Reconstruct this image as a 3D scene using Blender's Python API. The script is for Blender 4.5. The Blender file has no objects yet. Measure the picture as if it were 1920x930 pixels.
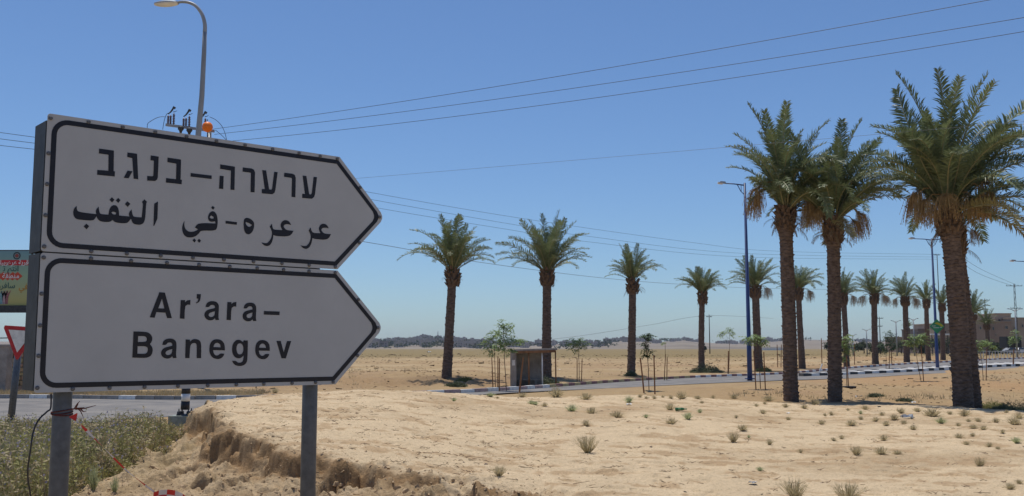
import bpy, math, random
import numpy as np
from mathutils import Vector, Matrix
from mathutils.geometry import tessellate_polygon

sc = bpy.context.scene
R = math.radians
rnd = random.Random(11)

# ------------------------------------------------------------------ camera
F = 1825.0                       # focal length in photo pixels (1920 wide)
EYE = 1.6
TP = 187.0 / F
PITCH = math.atan(TP)
cam_d = bpy.data.cameras.new('camera')
cam = bpy.data.objects.new('camera', cam_d)
sc.collection.objects.link(cam)
cam.location = (0, 0, EYE)
cam.rotation_euler = (R(90) + PITCH, 0, 0)
cam_d.sensor_width = 36
cam_d.lens = 36 * F / 1920
cam_d.clip_start = 0.1
cam_d.clip_end = 20000
sc.camera = cam

# ------------------------------------------------------------------ sky, sun, exposure
SUN_EL, SUN_AZ = R(75), R(-24)   # azimuth measured from the view direction, negative = left
w = bpy.data.worlds.new('World'); sc.world = w; w.use_nodes = True
nt = w.node_tree
sky = nt.nodes.new('ShaderNodeTexSky'); sky.sky_type = 'NISHITA'; sky.sun_disc = False
sky.sun_elevation = SUN_EL; sky.sun_rotation = SUN_AZ
sky.altitude = 400; sky.air_density = 1.0; sky.dust_density = 0.6; sky.ozone_density = 1.5
bg = nt.nodes['Background']; bg.inputs[1].default_value = 0.085
tint = nt.nodes.new('ShaderNodeVectorMath'); tint.operation = 'MULTIPLY'; tint.inputs[1].default_value = (.77, .985, 1.26)   # the camera's white balance of a clear blue sky
nt.links.new(sky.outputs[0], tint.inputs[0]); nt.links.new(tint.outputs[0], bg.inputs[0])
sd = Vector((math.sin(SUN_AZ) * math.cos(SUN_EL), math.cos(SUN_AZ) * math.cos(SUN_EL), math.sin(SUN_EL)))
sun_d = bpy.data.lights.new('sun', 'SUN'); sun_d.energy = 3.7; sun_d.angle = R(0.5); sun_d.color = (1, .95, .87)
sun = bpy.data.objects.new('sun', sun_d); sc.collection.objects.link(sun)
sun.rotation_euler = sd.to_track_quat('Z', 'Y').to_euler(); sun.location = (0, 0, 60)
sc.view_settings.view_transform = 'Standard'; sc.view_settings.look = 'None'
sc.view_settings.exposure = 0.0; sc.view_settings.gamma = 1.0
sc.view_settings.use_curve_mapping = False
sc.cycles.volume_max_steps = 64
sc.cycles.transparent_max_bounces = 8

# ------------------------------------------------------------------ helpers
def ray(px, py):
    u = (px - 960) / F; v = (465 - py) / F
    c, s = math.cos(PITCH), math.sin(PITCH)
    y = c - v * s; z = s + v * c
    return u / y, z / y            # X per metre forward, Z per metre forward
def at(px, py, Y):
    a, b = ray(px, py)
    return Vector((a * Y, Y, EYE + b * Y))

def lk(o, parent=None):
    sc.collection.objects.link(o)
    if parent is not None: o.parent = parent
    return o
def tag(o, label=None, cat=None, group=None, kind=None):
    if label: o['label'] = label
    if cat: o['category'] = cat
    if group: o['group'] = group
    if kind: o['kind'] = kind
    return o
def empty(name, loc=(0, 0, 0), rz=0, label=None, cat=None, group=None):
    o = bpy.data.objects.new(name, None); o.empty_display_size = .2
    o.location = loc; o.rotation_euler = (0, 0, rz); lk(o)
    return tag(o, label, cat, group)

class MB:
    """collects primitives into one mesh"""
    def __init__(s): s.v = []; s.f = []; s.mi = []; s.cur = 0
    def add(s, vs, fs, m=None):
        b = len(s.v); s.v += [tuple(p) for p in vs]
        s.f += [tuple(i + b for i in f) for f in fs]
        s.mi += [s.cur if m is None else m] * len(fs)
    def box(s, c, d, rz=0, m=None, M=None, top=1.0):
        x, y, z = d[0] / 2, d[1] / 2, d[2] / 2
        vs = [Vector((i * x * (top if k > 0 else 1), j * y * (top if k > 0 else 1), k * z)) for k in (-1, 1) for i, j in ((-1, -1), (1, -1), (1, 1), (-1, 1))]
        if M is not None: vs = [M @ p for p in vs]
        if rz: rot = Matrix.Rotation(rz, 3, 'Z'); vs = [rot @ p for p in vs]
        c = Vector(c); vs = [p + c for p in vs]
        s.add(vs, [(3, 2, 1, 0), (4, 5, 6, 7), (0, 1, 5, 4), (1, 2, 6, 5), (2, 3, 7, 6), (3, 0, 4, 7)], m)
    def tube(s, pts, rad, n=8, m=None, cap=True):
        pts = [Vector(p) for p in pts]
        if not hasattr(rad, '__len__'): rad = [rad] * len(pts)
        vs = []; prev = None
        for i, p in enumerate(pts):
            t = (pts[min(i + 1, len(pts) - 1)] - pts[max(i - 1, 0)]).normalized()
            if prev is None:
                a = t.orthogonal().normalized()
            else:
                a = (prev - t * prev.dot(t)).normalized()
            prev = a; b = t.cross(a)
            vs += [p + (a * math.cos(2 * math.pi * k / n) + b * math.sin(2 * math.pi * k / n)) * rad[i] for k in range(n)]
        fs = [(i * n + k, i * n + (k + 1) % n, (i + 1) * n + (k + 1) % n, (i + 1) * n + k) for i in range(len(pts) - 1) for k in range(n)]
        if cap: fs += [tuple(reversed(range(n))), tuple(range((len(pts) - 1) * n, len(pts) * n))]
        s.add(vs, fs, m)
    def lathe(s, prof, n=16, c=(0, 0, 0), m=None):
        s.tube([Vector(c) + Vector((0, 0, z)) for r, z in prof], [max(r, .0005) for r, z in prof], n, m)
    def build(s, name, mats, parent=None, smooth=False):
        me = bpy.data.meshes.new(name); me.from_pydata(s.v, [], s.f)
        if not isinstance(mats, (list, tuple)): mats = [mats]
        for m in mats: me.materials.append(m)
        if len(mats) > 1: me.polygons.foreach_set('material_index', s.mi)
        if smooth: me.polygons.foreach_set('use_smooth', [True] * len(s.f))
        me.update()
        return lk(bpy.data.objects.new(name, me), parent)

def inst(me, name, parent=None, M=None):
    o = bpy.data.objects.new(name, me); lk(o, parent)
    if M is not None: o.matrix_local = M
    return o
def copy_tree(o, parent=None):
    c = o.copy(); sc.collection.objects.link(c); c.parent = parent
    if parent is not None: c.matrix_parent_inverse = o.matrix_parent_inverse
    for ch in o.children: copy_tree(ch, c)
    return c

# ------------------------------------------------------------------ materials
def mat(name, col, rough=.8, var=.25, scale=4.0, bump=.0, bscale=None, metal=0, spec=.3, col2=None, detail=6, transl=0, stretch=None, coords='Object'):
    m = bpy.data.materials.new(name); m.use_nodes = True
    n = m.node_tree; L = n.links; b = n.nodes['Principled BSDF']
    b.inputs['Roughness'].default_value = rough; b.inputs['Metallic'].default_value = metal
    b.inputs['Specular IOR Level'].default_value = spec
    tc = n.nodes.new('ShaderNodeTexCoord'); vec = tc.outputs[coords]
    if stretch:
        mp = n.nodes.new('ShaderNodeMapping'); mp.inputs['Scale'].default_value = stretch
        L.new(vec, mp.inputs[0]); vec = mp.outputs[0]
    nz = n.nodes.new('ShaderNodeTexNoise'); nz.inputs['Scale'].default_value = scale; nz.inputs['Detail'].default_value = detail
    nz.inputs['Roughness'].default_value = .65
    L.new(vec, nz.inputs['Vector'])
    cr = n.nodes.new('ShaderNodeValToRGB'); L.new(nz.outputs['Fac'], cr.inputs[0])
    c2 = col2 or tuple(min(1, c * (1 + var)) for c in col)
    c1 = tuple(c * (1 - var) for c in col)
    cr.color_ramp.elements[0].position = .3; cr.color_ramp.elements[1].position = .7
    cr.color_ramp.elements[0].color = (*c1, 1); cr.color_ramp.elements[1].color = (*c2, 1)
    L.new(cr.outputs[0], b.inputs['Base Color'])
    if bump:
        nb = n.nodes.new('ShaderNodeTexNoise'); nb.inputs['Scale'].default_value = bscale or scale * 4; nb.inputs['Detail'].default_value = 5
        L.new(vec, nb.inputs['Vector'])
        bp = n.nodes.new('ShaderNodeBump'); bp.inputs['Strength'].default_value = 1; bp.inputs['Distance'].default_value = bump
        L.new(nb.outputs['Fac'], bp.inputs['Height']); L.new(bp.outputs[0], b.inputs['Normal'])
    if transl:
        out = n.nodes['Material Output']; tr = n.nodes.new('ShaderNodeBsdfTranslucent'); mx = n.nodes.new('ShaderNodeMixShader')
        mx.inputs[0].default_value = transl
        L.new(cr.outputs[0], tr.inputs[0]); L.new(b.outputs[0], mx.inputs[1]); L.new(tr.outputs[0], mx.inputs[2]); L.new(mx.outputs[0], out.inputs[0])
    return m

M = {}
M['sheet'] = mat('reflective_white_sheet', (.43, .44, .44), .5, .06, 3, .0003, 90, spec=.3)
M['black'] = mat('black_vinyl', (.012, .012, .018), .4, .2, 20)
M['alu'] = mat('galvanised_steel', (.115, .125, .14), .5, .22, 26, .0008, 120, metal=.45)
M['steel_dark'] = mat('weathered_dark_steel', (.055, .058, .06), .6, .35, 10, .001, 60, metal=.2)
M['bolt'] = mat('dull_bolt_head', (.12, .12, .125), .5, .3, 60, metal=.6)
M['pole_grey'] = mat('grey_pole', (.30, .31, .32), .5, .2, 3, .001, 40, metal=.3, stretch=(1, 1, .3))
M['blue'] = mat('blue_paint', (.025, .048, .15), .45, .18, 5, spec=.5, coords='Object')
M['lamp_white'] = mat('lamp_glass', (.70, .66, .58), .3, .1, 8)
M['concrete'] = mat('old_concrete', (.30, .275, .25), .9, .3, 3.5, .01, 14)
M['concrete_g'] = mat('greenish_concrete', (.27, .30, .27), .9, .3, 5, .01, 18)
M['white'] = mat('white_paint', (.75, .74, .72), .6, .12, 6, .002, 30)
M['blackp'] = mat('black_paint', (.03, .03, .035), .5, .4, 6)
M['red'] = mat('red_paint', (.50, .03, .035), .45, .15, 8)
M['kred'] = mat('kerb_red_paint', (.27, .135, .13), .75, .3, 7, .004, 30)
M['kyel'] = mat('kerb_yellow_paint', (.50, .39, .20), .75, .25, 7, .004, 30)
M['kwhite'] = mat('kerb_white_paint', (.74, .72, .68), .75, .2, 7, .004, 30)
M['kblack'] = mat('kerb_black_paint', (.05, .055, .06), .75, .3, 7, .004, 30)
M['asphalt'] = mat('sun_bleached_asphalt', (.165, .16, .16), .92, .22, .9, .006, 60, detail=10, col2=(.27, .245, .215))
M['paving'] = mat('pale_median_paving', (.46, .44, .41), .9, .15, 1.5, .004, 20)
M['orange'] = mat('orange_plastic', (.85, .19, .015), .45, .1, 5)
M['porcelain'] = mat('brown_porcelain', (.09, .035, .04), .25, .2, 10, spec=.6)
M['wire'] = mat('dark_wire', (.035, .036, .04), .6, .2, 3)
M['wire_pale'] = mat('aluminium_wire', (.14, .14, .15), .5, .2, 3)
M['stake'] = mat('weathered_stake_wood', (.25, .125, .06), .85, .35, 6, .004, 30, stretch=(1, 1, .15))
M['bark_s'] = mat('sapling_bark', (.13, .085, .055), .9, .3, 20)
M['leaf_s'] = mat('sapling_leaf', (.22, .30, .115), .6, .4, 9, transl=.3)
M['leaf_d'] = mat('dark_sapling_leaf', (.045, .085, .03), .6, .4, 9, transl=.2)
M['trunk'] = mat('palm_trunk', (.145, .102, .078), .95, .55, 7, .012, 26, stretch=(1, 1, 2.2))
M['boot'] = mat('palm_leaf_base', (.14, .092, .060), .9, .45, 12, .006, 30)
M['frond'] = mat('palm_leaflet', (.155, .19, .090), .46, .4, 1.6, spec=.4, transl=.28, detail=3)
M['frond_y'] = mat('yellowing_palm_leaflet', (.27, .235, .10), .5, .4, 1.6, spec=.4, transl=.2, detail=3)
M['frond_dry'] = mat('dry_palm_leaflet', (.24, .165, .10), .8, .4, 4, transl=.15)
M['rachis'] = mat('palm_rachis', (.24, .22, .11), .5, .25, 6, spec=.4)
M['fruit'] = mat('date_strands', (.36, .235, .10), .7, .35, 7, transl=.1)
M['fruit_pale'] = mat('dry_date_strands', (.36, .27, .17), .8, .3, 7, transl=.1)
M['scrub'] = mat('dry_scrub', (.50, .42, .25), .85, .35, 2, transl=.5)
M['scrub_g'] = mat('green_scrub', (.48, .50, .28), .8, .35, 3, transl=.5)
M['weed'] = mat('roadside_weed', (.31, .29, .11), .8, .5, 1.1, transl=.25)
M['weed_dry'] = mat('dry_weed_stalk', (.42, .34, .20), .85, .35, 1.5, transl=.2)
M['flower'] = mat('mauve_flower', (.34, .29, .34), .8, .3, 10, transl=.2)
M['stone'] = mat('tan_stone', (.42, .31, .20), .9, .25, 2, .01, 20)
M['mortar'] = mat('grey_mortar', (.26, .21, .16), .95, .25, 8, .006, 30)
M['house'] = mat('distant_plaster', (.37, .32, .28), .9, .3, .02)
M['house2'] = mat('distant_stone', (.27, .215, .19), .9, .3, .02)
M['bldg'] = mat('pinkish_plaster', (.36, .255, .19), .9, .12, .3, .01, 3)
M['bldg2'] = mat('tan_plaster', (.40, .31, .23), .9, .12, .3, .01, 3)
M['dark'] = mat('dark_opening', (.03, .03, .035), .4, .2, 3)
M['glassd'] = mat('window_glass', (.05, .06, .07), .15, .2, 3, spec=.6)
M['bglass'] = mat('green_bottle_glass', (.02, .13, .03), .1, .2, 10, spec=.8)
M['plastic'] = mat('white_plastic_litter', (.75, .75, .73), .5, .1, 20)
M['tree_far'] = mat('far_tree_leaves', (.05, .065, .03), .9, .5, .5, transl=.1)
M['clod'] = mat('earth_clod', (.44, .31, .18), .95, .3, 9, .01, 40)
M['litter'] = mat('dead_plant_litter', (.16, .10, .055), .95, .4, 5)

# ------------------------------------------------------------------ numpy noise
def _h(ix, iy, seed):
    n = (ix.astype(np.int64) * 374761393 + iy.astype(np.int64) * 668265263 + seed * 974711) & 0xffffffff
    n = ((n ^ (n >> 13)) * 1274126177) & 0xffffffff
    return ((n ^ (n >> 16)) & 0xffff) / 65535.0
def vn(x, y, seed=0):
    x0 = np.floor(x); y0 = np.floor(y); fx = x - x0; fy = y - y0
    fx = fx * fx * fx * (fx * (fx * 6 - 15) + 10); fy = fy * fy * fy * (fy * (fy * 6 - 15) + 10)
    a = _h(x0, y0, seed); b = _h(x0 + 1, y0, seed); c = _h(x0, y0 + 1, seed); d = _h(x0 + 1, y0 + 1, seed)
    return (a + (b - a) * fx) * (1 - fy) + (c + (d - c) * fx) * fy - .5
def fbm(x, y, sc_, oct=4, seed=0, gain=.5):
    r = 0; a = 1; c, s = math.cos(.6), math.sin(.6)
    x = x * sc_; y = y * sc_
    for o in range(oct):
        r = r + a * vn(x, y, seed + o * 7); x, y = (c * x - s * y) * 2.03, (s * x + c * y) * 2.03; a *= gain
    return r
def worley(x, y, seed=0):
    x0 = np.floor(x); y0 = np.floor(y); best = np.full(np.shape(x), 9.0); hh = np.zeros(np.shape(x))
    for i in (-1, 0, 1):
        for j in (-1, 0, 1):
            cx = x0 + i; cy = y0 + j
            d = (cx + _h(cx, cy, seed) - x) ** 2 + (cy + _h(cx, cy, seed + 5) - y) ** 2
            k = _h(cx, cy, seed + 9); hh = np.where(d < best, k, hh); best = np.minimum(best, d)
    return np.sqrt(best), hh
def sst(a, b, x):
    t = np.clip((x - a) / (b - a), 0, 1); return t * t * (3 - 2 * t)

# ------------------------------------------------------------------ terrain height
#  px : crest(Y,z)  z10  toe(Y,z)  z36 z40 z45 z60 z68 z75 z85 z100 z150
T = {
 -900: (20.5, -.1, -.1, 22.5, -.05, 0, .02, .1, .1, .1, .1, .1, .1, .1),
  0: (20.5, -.1, -.1, 22.5, -.05, .02, .05, .1, .1, .1, .1, .1, .1, .1),
  330: (20.5, .10, .1, 22.5, -.05, .02, .05, .1, .05, .05, .05, .05, .05, .05),
  400: (20.5, .52, .3, 22.5, -.05, .02, .05, .1, .05, .0, .0, .0, .0, .0),
  500: (22, .60, .3, 24.2, -.05, .02, .05, .05, .05, .0, .0, .0, .0, .0),
  600: (23, .63, .28, 25.5, -.05, .02, .13, .06, .0, .0, .0, .0, .0, .0),
  700: (24, .67, .2, 26.5, -.05, .0, .14, .06, .0, .0, .0, .0, .0, .0),
  800: (25, .59, .1, 27.5, -.05, .0, .12, .04, .0, .0, .0, .0, .0, .0),
  900: (26, .42, .03, 28.5, -.05, .0, .05, .0, -.02, 0, .0, .0, .0, .0),
  1000: (27, .30, .0, 29.5, -.05, .03, .04, .0, -.04, 0, .0, .0, .0, .0),
  1200: (28, .30, .0, 30.5, .02, .02, .0, .02, -.06, -.05, -.04, .0, .0, .0),
  1350: (28, .13, .0, 30, -.03, 0, 0, 0, .0, -.03, .0, .05, .0, .0),
  1423: (28, .06, .0, 30, -.06, 0, 0, 0, 0, .2, .25, .2, .2, .1),
  1480: (28, .02, .0, 30, -.1, -.05, 0, 0, -.03, .1, .38, .35, .35, .2),
  1587: (27.5, .03, .0, 30, -.1, -.05, 0, 0, 0, .08, .5, .55, .5, .3),
  1700: (27, .05, .0, 29.5, -.1, -.1, 0, 0, .0, .13, .22, .6, .62, .3),
  1800: (26.5, .02, .0, 29, -.2, -.2, -.05, 0, .03, .16, .25, .42, .62, .3),
  1920: (26, -.01, .0, 28.5, -.4, -.5, -.25, -.05, .04, .12, .2, .35, .55, .35),
  2600: (26, -.01, .0, 28.5, -.4, -.5, -.25, -.05, .04, .12, .2, .35, .55, .35),
}
cols = sorted(T); US = np.array([(c - 960) / F for c in cols])
KY = []; KZ = []
for c in cols:
    t = T[c]
    KY.append([0, 10, (10 + t[0]) / 2, t[0], t[3], 36, 40, 45, 48, 60, 68, 75, 85, 100, 150, 400, 9000])
    q = list(t[5:]); q.insert(3, q[2] * .8 + q[3] * .2)
    if 450 < c < 950:      # the field lies on a low earth bank here
        q[1] = -.03; q[2] = .12 if c > 750 else .20; q[3] = .37; q[4] = .36; q[5] = .30; q[6] = .25; q[7] = .2; q[8] = .15; q[9] = .1
    KZ.append([0, t[2], (t[2] + t[1]) / 2 + .02, t[1], t[4]] + q + [.1, .1])
KY = np.array(KY, float); KZ = np.array(KZ, float)
def plateau(X, Y):
    Ys = np.maximum(Y, .5); u = np.clip(X / Ys, US[0], US[-1])
    out = 0
    ky = [np.interp(u, US, KY[:, k]) for k in range(KY.shape[1])]
    kz = [np.interp(u, US, KZ[:, k]) for k in range(KY.shape[1])]
    for sc_, wt in ((.955, .2), (.98, .2), (1, .2), (1.02, .2), (1.045, .2)):
        yy = Ys * sc_; z = kz[0] * 1.0
        for k in range(len(ky) - 1):
            t = np.clip((yy - ky[k]) / (ky[k + 1] - ky[k]), 0, 1)
            z = np.where(yy >= ky[k], kz[k] + (kz[k + 1] - kz[k]) * t, z)
        out = out + wt * z
    return out
CL = np.array([(-8.6, 27), (-7.9, 24.5), (-7.1, 22), (-6.35, 19.6), (-5.15, 16.6), (-4.27, 14.6), (-3.6, 13.2), (-2.97, 12.4), (-2.1, 11.7), (-1.34, 11.25), (-.53, 10.8), (.17, 10.3), (1.0, 9.2), (2.2, 7), (3.2, 2), (3.4, -30)], float)
def sdist(P, X, Y):
    best = np.full(np.shape(X), 1e9); sg = np.ones(np.shape(X)); tt = np.zeros(np.shape(X))
    for i in range(len(P) - 1):
        ax, ay = P[i]; dx, dy = P[i + 1] - P[i]; l2 = dx * dx + dy * dy
        t = np.clip(((X - ax) * dx + (Y - ay) * dy) / l2, 0, 1)
        ex = X - ax - t * dx; ey = Y - ay - t * dy; d = ex * ex + ey * ey
        cr = dx * (Y - ay) - dy * (X - ax)
        m = d < best
        best = np.where(m, d, best); sg = np.where(m, np.sign(cr), sg); tt = np.where(m, i + t, tt)
    return np.sqrt(best), sg, tt

# road edges: (X, Y, Z)
def E(px, py, Y): p = at(px, py, Y); return (p.x, p.y, p.z)
FARK = [(-60, 31, 0), (-34, 31.2, 0), (-16.5, 31.4, 0), (-10.2, 30.6, .0), (-5.2, 32.2, .02), E(930, 733, 35), E(1160, 716, 45), E(1300, 708, 52), E(1470, 701, 61), E(1600, 690, 71), E(1700, 683, 79), E(1800, 678, 87), E(1920, 672, 98), (75, 121, .5), (110, 156, .3)]
NEAR = [(-60, 20, -.05), (-34, 20.8, -.05), (-11.3, 21.9, -.05), (-8.9, 23.1, -.05), (-3.7, 29.3, -.03), E(930, 738, 32.6), E(1160, 727, 39.2), E(1300, 720, 43.5), E(1470, 713, 48.7), E(1600, 709, 53), E(1700, 703, 57.5), E(1800, 698, 62), E(1920, 692, 68), (62, 90, .1), (100, 128, .2)]
MEDN = [E(1502, 707.5, 55.6), E(1560, 706, 57.5), E(1640, 702, 60.3), E(1700, 699, 62.6), E(1800, 693, 68), E(1920, 687, 75), (66, 97, .3)]
MEDF = [E(1502, 706, 56.2), E(1560, 702, 60), E(1640, 697, 64), E(1700, 693.5, 67), E(1800, 688, 73.5), E(1920, 681.5, 82), (71, 104, .3)]
def resample(P, n=None, step=None):
    P = np.array(P, float); out = []
    def cr(t, a, b, c, d):
        return .5 * ((2 * b) + (-a + c) * t + (2 * a - 5 * b + 4 * c - d) * t * t + (-a + 3 * b - 3 * c + d) * t ** 3)
    for i in range(len(P) - 1):
        a = P[max(i - 1, 0)]; b = P[i]; c = P[i + 1]; d = P[min(i + 2, len(P) - 1)]
        for k in range(16): out.append(cr(k / 16, a, b, c, d))
    out.append(P[-1]); out = np.array(out)
    if step is None: return out
    L = np.concatenate([[0], np.cumsum(np.linalg.norm(np.diff(out[:, :2], axis=0), axis=1))])
    s = np.arange(0, L[-1], step)
    return np.stack([np.interp(s, L, out[:, k]) for k in range(3)], 1)
FK = resample(FARK); NK = resample(NEAR)
MID = (FK + NK) / 2; HALF = np.linalg.norm(FK[:, :2] - NK[:, :2], axis=1) / 2
PALMS = [ # x, base y, Y, crown x, crown y, top y, label
 (837, 713, 45), (1025, 711, 49), (1183, 708, 55), (1316, 698, 66), (1423, 690, 67), (1505, 683, 71.5), (1587, 678, 75), (1641, 673, 83), (1700, 672, 89), (1741, 670, 99), (1768, 669, 104), (1829, 668, 117), (1853, 667, 150)]
RILLS = [([(1000, 862), (1040, 868), (1089, 877), (1120, 884), (1150, 892), (1200, 898), (1236, 906)], .035, .09), ([(1260, 910), (1290, 915), (1347, 929)], .03, .08), ([(1385, 893), (1430, 906)], .02, .06), ([(1440, 850), (1475, 857)], .02, .06)]
SLUMPS = [(645, 893, .6, .17), (870, 918, .5, .12), (1010, 925, .35, .07)]

def base_height(X, Y):
    X = np.asarray(X, float); Y = np.asarray(Y, float)
    zp = plateau(X, Y)
    rr = np.hypot(X, Y)
    near = (rr < 34)
    zl = -.25 + .25 * sst(-5.5, -.5, X)
    wx = X + .45 * fbm(X, Y, .9, 3, 3) + .34 * (.22 - np.abs(fbm(X, Y, 1.6, 2, 28))) + .13 * fbm(X, Y, 4.5, 3, 8); wy = Y + .6 * fbm(X, Y, .8, 3, 5) + .5 * (.22 - np.abs(fbm(X, Y, 1.3, 2, 38))) + .16 * fbm(X, Y, 4.0, 3, 18)
    d, sg, t = sdist(CL, wx, wy); sd_ = d * sg       # positive = plateau side
    steep = np.where(t < 6.5, 1.0, np.where(t < 9, 1 - (t - 6.5) / 2.5 * .35, .65))
    S = .58 * sst(-.035, .05, sd_ + .16 * fbm(X, Y, 2.6, 3, 71)) + .42 * sst(-.04, .05, sd_ + .10 + .34 * fbm(X, Y, 1.9, 3, 81))
    soft = sst(-.9, .5, sd_)
    S = S * steep + soft * (1 - steep)
    scree = np.exp(-np.maximum(-sd_, 0) / .8) * .34 * sst(-8.2, -6.6, -np.abs(X + .2) ) 
    scree = np.exp(-np.maximum(-sd_, 0) / 1.1) * .5
    zl2 = zl + (zp - zl) * scree * .75
    z_ = zl2 + (zp - zl2) * np.maximum(S, sst(23.0, 25.5, Y))
    z = np.where(near & (Y > -5), z_, zp)
    return z, sd_, near
def height(X, Y, detail=True):
    X = np.asarray(X, float); Y = np.asarray(Y, float)
    z, sd_, near = base_height(X, Y)
    rr = np.hypot(X, Y)
    # mounds below the palms
    for px, py, Yb in PALMS:
        p = at(px, py, Yb); z = z + .12 * np.exp(-((X - p.x) ** 2 + (Y - p.y) ** 2) / 2.4)
    # roadbed
    dm = np.full(X.shape, 1e9); zr = np.zeros(X.shape); hw = np.zeros(X.shape)
    cand = (Y > 14) & (rr < 190)
    idx = np.nonzero(cand.ravel())[0]
    if len(idx):
        xr = X.ravel()[idx]; yr = Y.ravel()[idx]
        for s in range(0, len(idx), 60000):
            a = slice(s, s + 60000)
            dd = (xr[a, None] - MID[None, :, 0]) ** 2 + (yr[a, None] - MID[None, :, 1]) ** 2
            k = dd.argmin(1)
            dm.ravel()[idx[a]] = np.sqrt(dd[np.arange(len(k)), k]); zr.ravel()[idx[a]] = MID[k, 2]; hw.ravel()[idx[a]] = HALF[k]
    wroad = 1 - sst(.35, 1.6, dm - hw)
    wide = (1 - sst(.25, .8, dm - hw))
    rough = 1 - wroad
    if detail:
        bank = (1 - sst(-.15, .35, sd_)) * near * sst(-9, -6.8, X - .0 * Y) * (1 - sst(20, 24, Y))
        bankb = np.exp(-np.abs(sd_) / .45) * near * (1 - sst(20, 23, Y))
        m = (rr < 60)
        dz = np.zeros(X.shape)
        xm, ym = X[m], Y[m]
        a = .06 * fbm(xm, ym, .35, 3, 1) + .030 * fbm(xm, ym, 2.2, 5, 2, .58) - .022 * sst(.22, .34, fbm(xm, ym * 1.5, 1.5, 3, 201)) + .010 * fbm(xm * .7, ym * 1.6, 7, 3, 4)
        w1, h1 = worley(xm * 3.1 + .4 * fbm(xm, ym, 3, 2, 31), ym * 2.6, 7); w2, h2 = worley(xm * 8.5, ym * 7.5, 17)
        lumps = np.maximum(0, .55 - w1) * .22 * h1 + np.maximum(0, .5 - w2) * .075 * h2
        rid = .10 * (0.5 - np.abs(fbm(xm, ym, 2.3, 4, 12, .6))) + .09 * (.5 - np.abs(fbm(xm, ym, 6.0, 4, 14, .65))) + .03 * fbm(xm, ym, 15, 2, 15)
        bk = np.maximum(bank[m], bankb[m] * .75)
        a = a + bk * (lumps * 1.25 + rid * .9 - .06)
        # hollows that slumped out of the bank face
        hol = fbm(xm, ym, 1.7, 2, 44)
        a = a - .30 * sst(.14, .20, hol) * np.exp(-((sd_[m] + .15) / .5) ** 2) * near[m] * (1 - sst(19, 21, ym))
        # small scattered clods on the plateau
        a = a + np.maximum(0, .24 - w2) * .09 * (h2 > .72) * (1 - bk)
        # fine grit and scuffs
        a = a + .006 * fbm(xm, ym, 19, 2, 211) - .02 * sst(.20, .27, fbm(xm, ym, 3.6, 2, 221)) * sst(-.1, .2, fbm(xm, ym, .5, 2, 222))
        dz[m] = a
        for pts, dep, wd in RILLS:
            P = np.array([ground_xy(*p) for p in pts]); d, sg, t = sdist(P, X[m] + .12 * fbm(xm, ym, 3, 3, 51), Y[m] + .12 * fbm(xm, ym, 3, 3, 52))
            dd = d * sg
            dz[m] -= dep * 1.6 * sst(-.02, .02, dd + .02) * np.exp(-np.maximum(dd, 0) / wd) * (d < 1.2) * (t > .001) * (t < len(P) - 1.001)
        for px, py, r, dep in SLUMPS:
            gx, gy = ground_xy(px, py); q = np.hypot((X[m] - gx + .28 * fbm(xm, ym, 3, 4, 61)), (Y[m] - gy) * .8 + .28 * fbm(xm, ym, 3, 4, 62))
            dz[m] -= dep * (1 - sst(r * .25, r * .55, q))
        far = ~m & (rr < 500)
        dz[far] = .12 * fbm(X[far], Y[far], .12, 4, 6) * (1 - sst(150, 400, rr[far])) + .03 * fbm(X[far], Y[far], 1.1, 3, 9)
        fur = (rr > 36) & (rr < 200)
        dz[fur] += .07 * fbm(X[fur] * .3, Y[fur], 1.3, 3, 77) + .10 * np.clip(fbm(X[fur] * .6, Y[fur], .55, 4, 78, .6), -.1, .6)
        # broken earth shoulder beyond the road on the left
        sh = np.exp(-((Y - 43.5) / 3.4) ** 2) * sst(1.5, -.5, X) * (X > -16)
        dz += sh * (.34 * (.2 - np.abs(fbm(X, Y, .8, 4, 21, .62))))
        z = z + dz * rough
    z = z * (1 - wide) + (zr - .035) * wide
    return z
_gx = {}
def ground_xy(px, py):
    """where the line of sight first meets the smooth ground"""
    a, b = ray(px, py)
    Ys = np.concatenate([np.arange(8, 60, .05), np.arange(60, 400, .5)])
    z, _, _ = base_height(a * Ys, Ys)
    zz = EYE + b * Ys
    k = np.nonzero(zz < z)[0]
    Y = Ys[k[0]] if len(k) else 300
    return (a * Y, Y)

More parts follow.
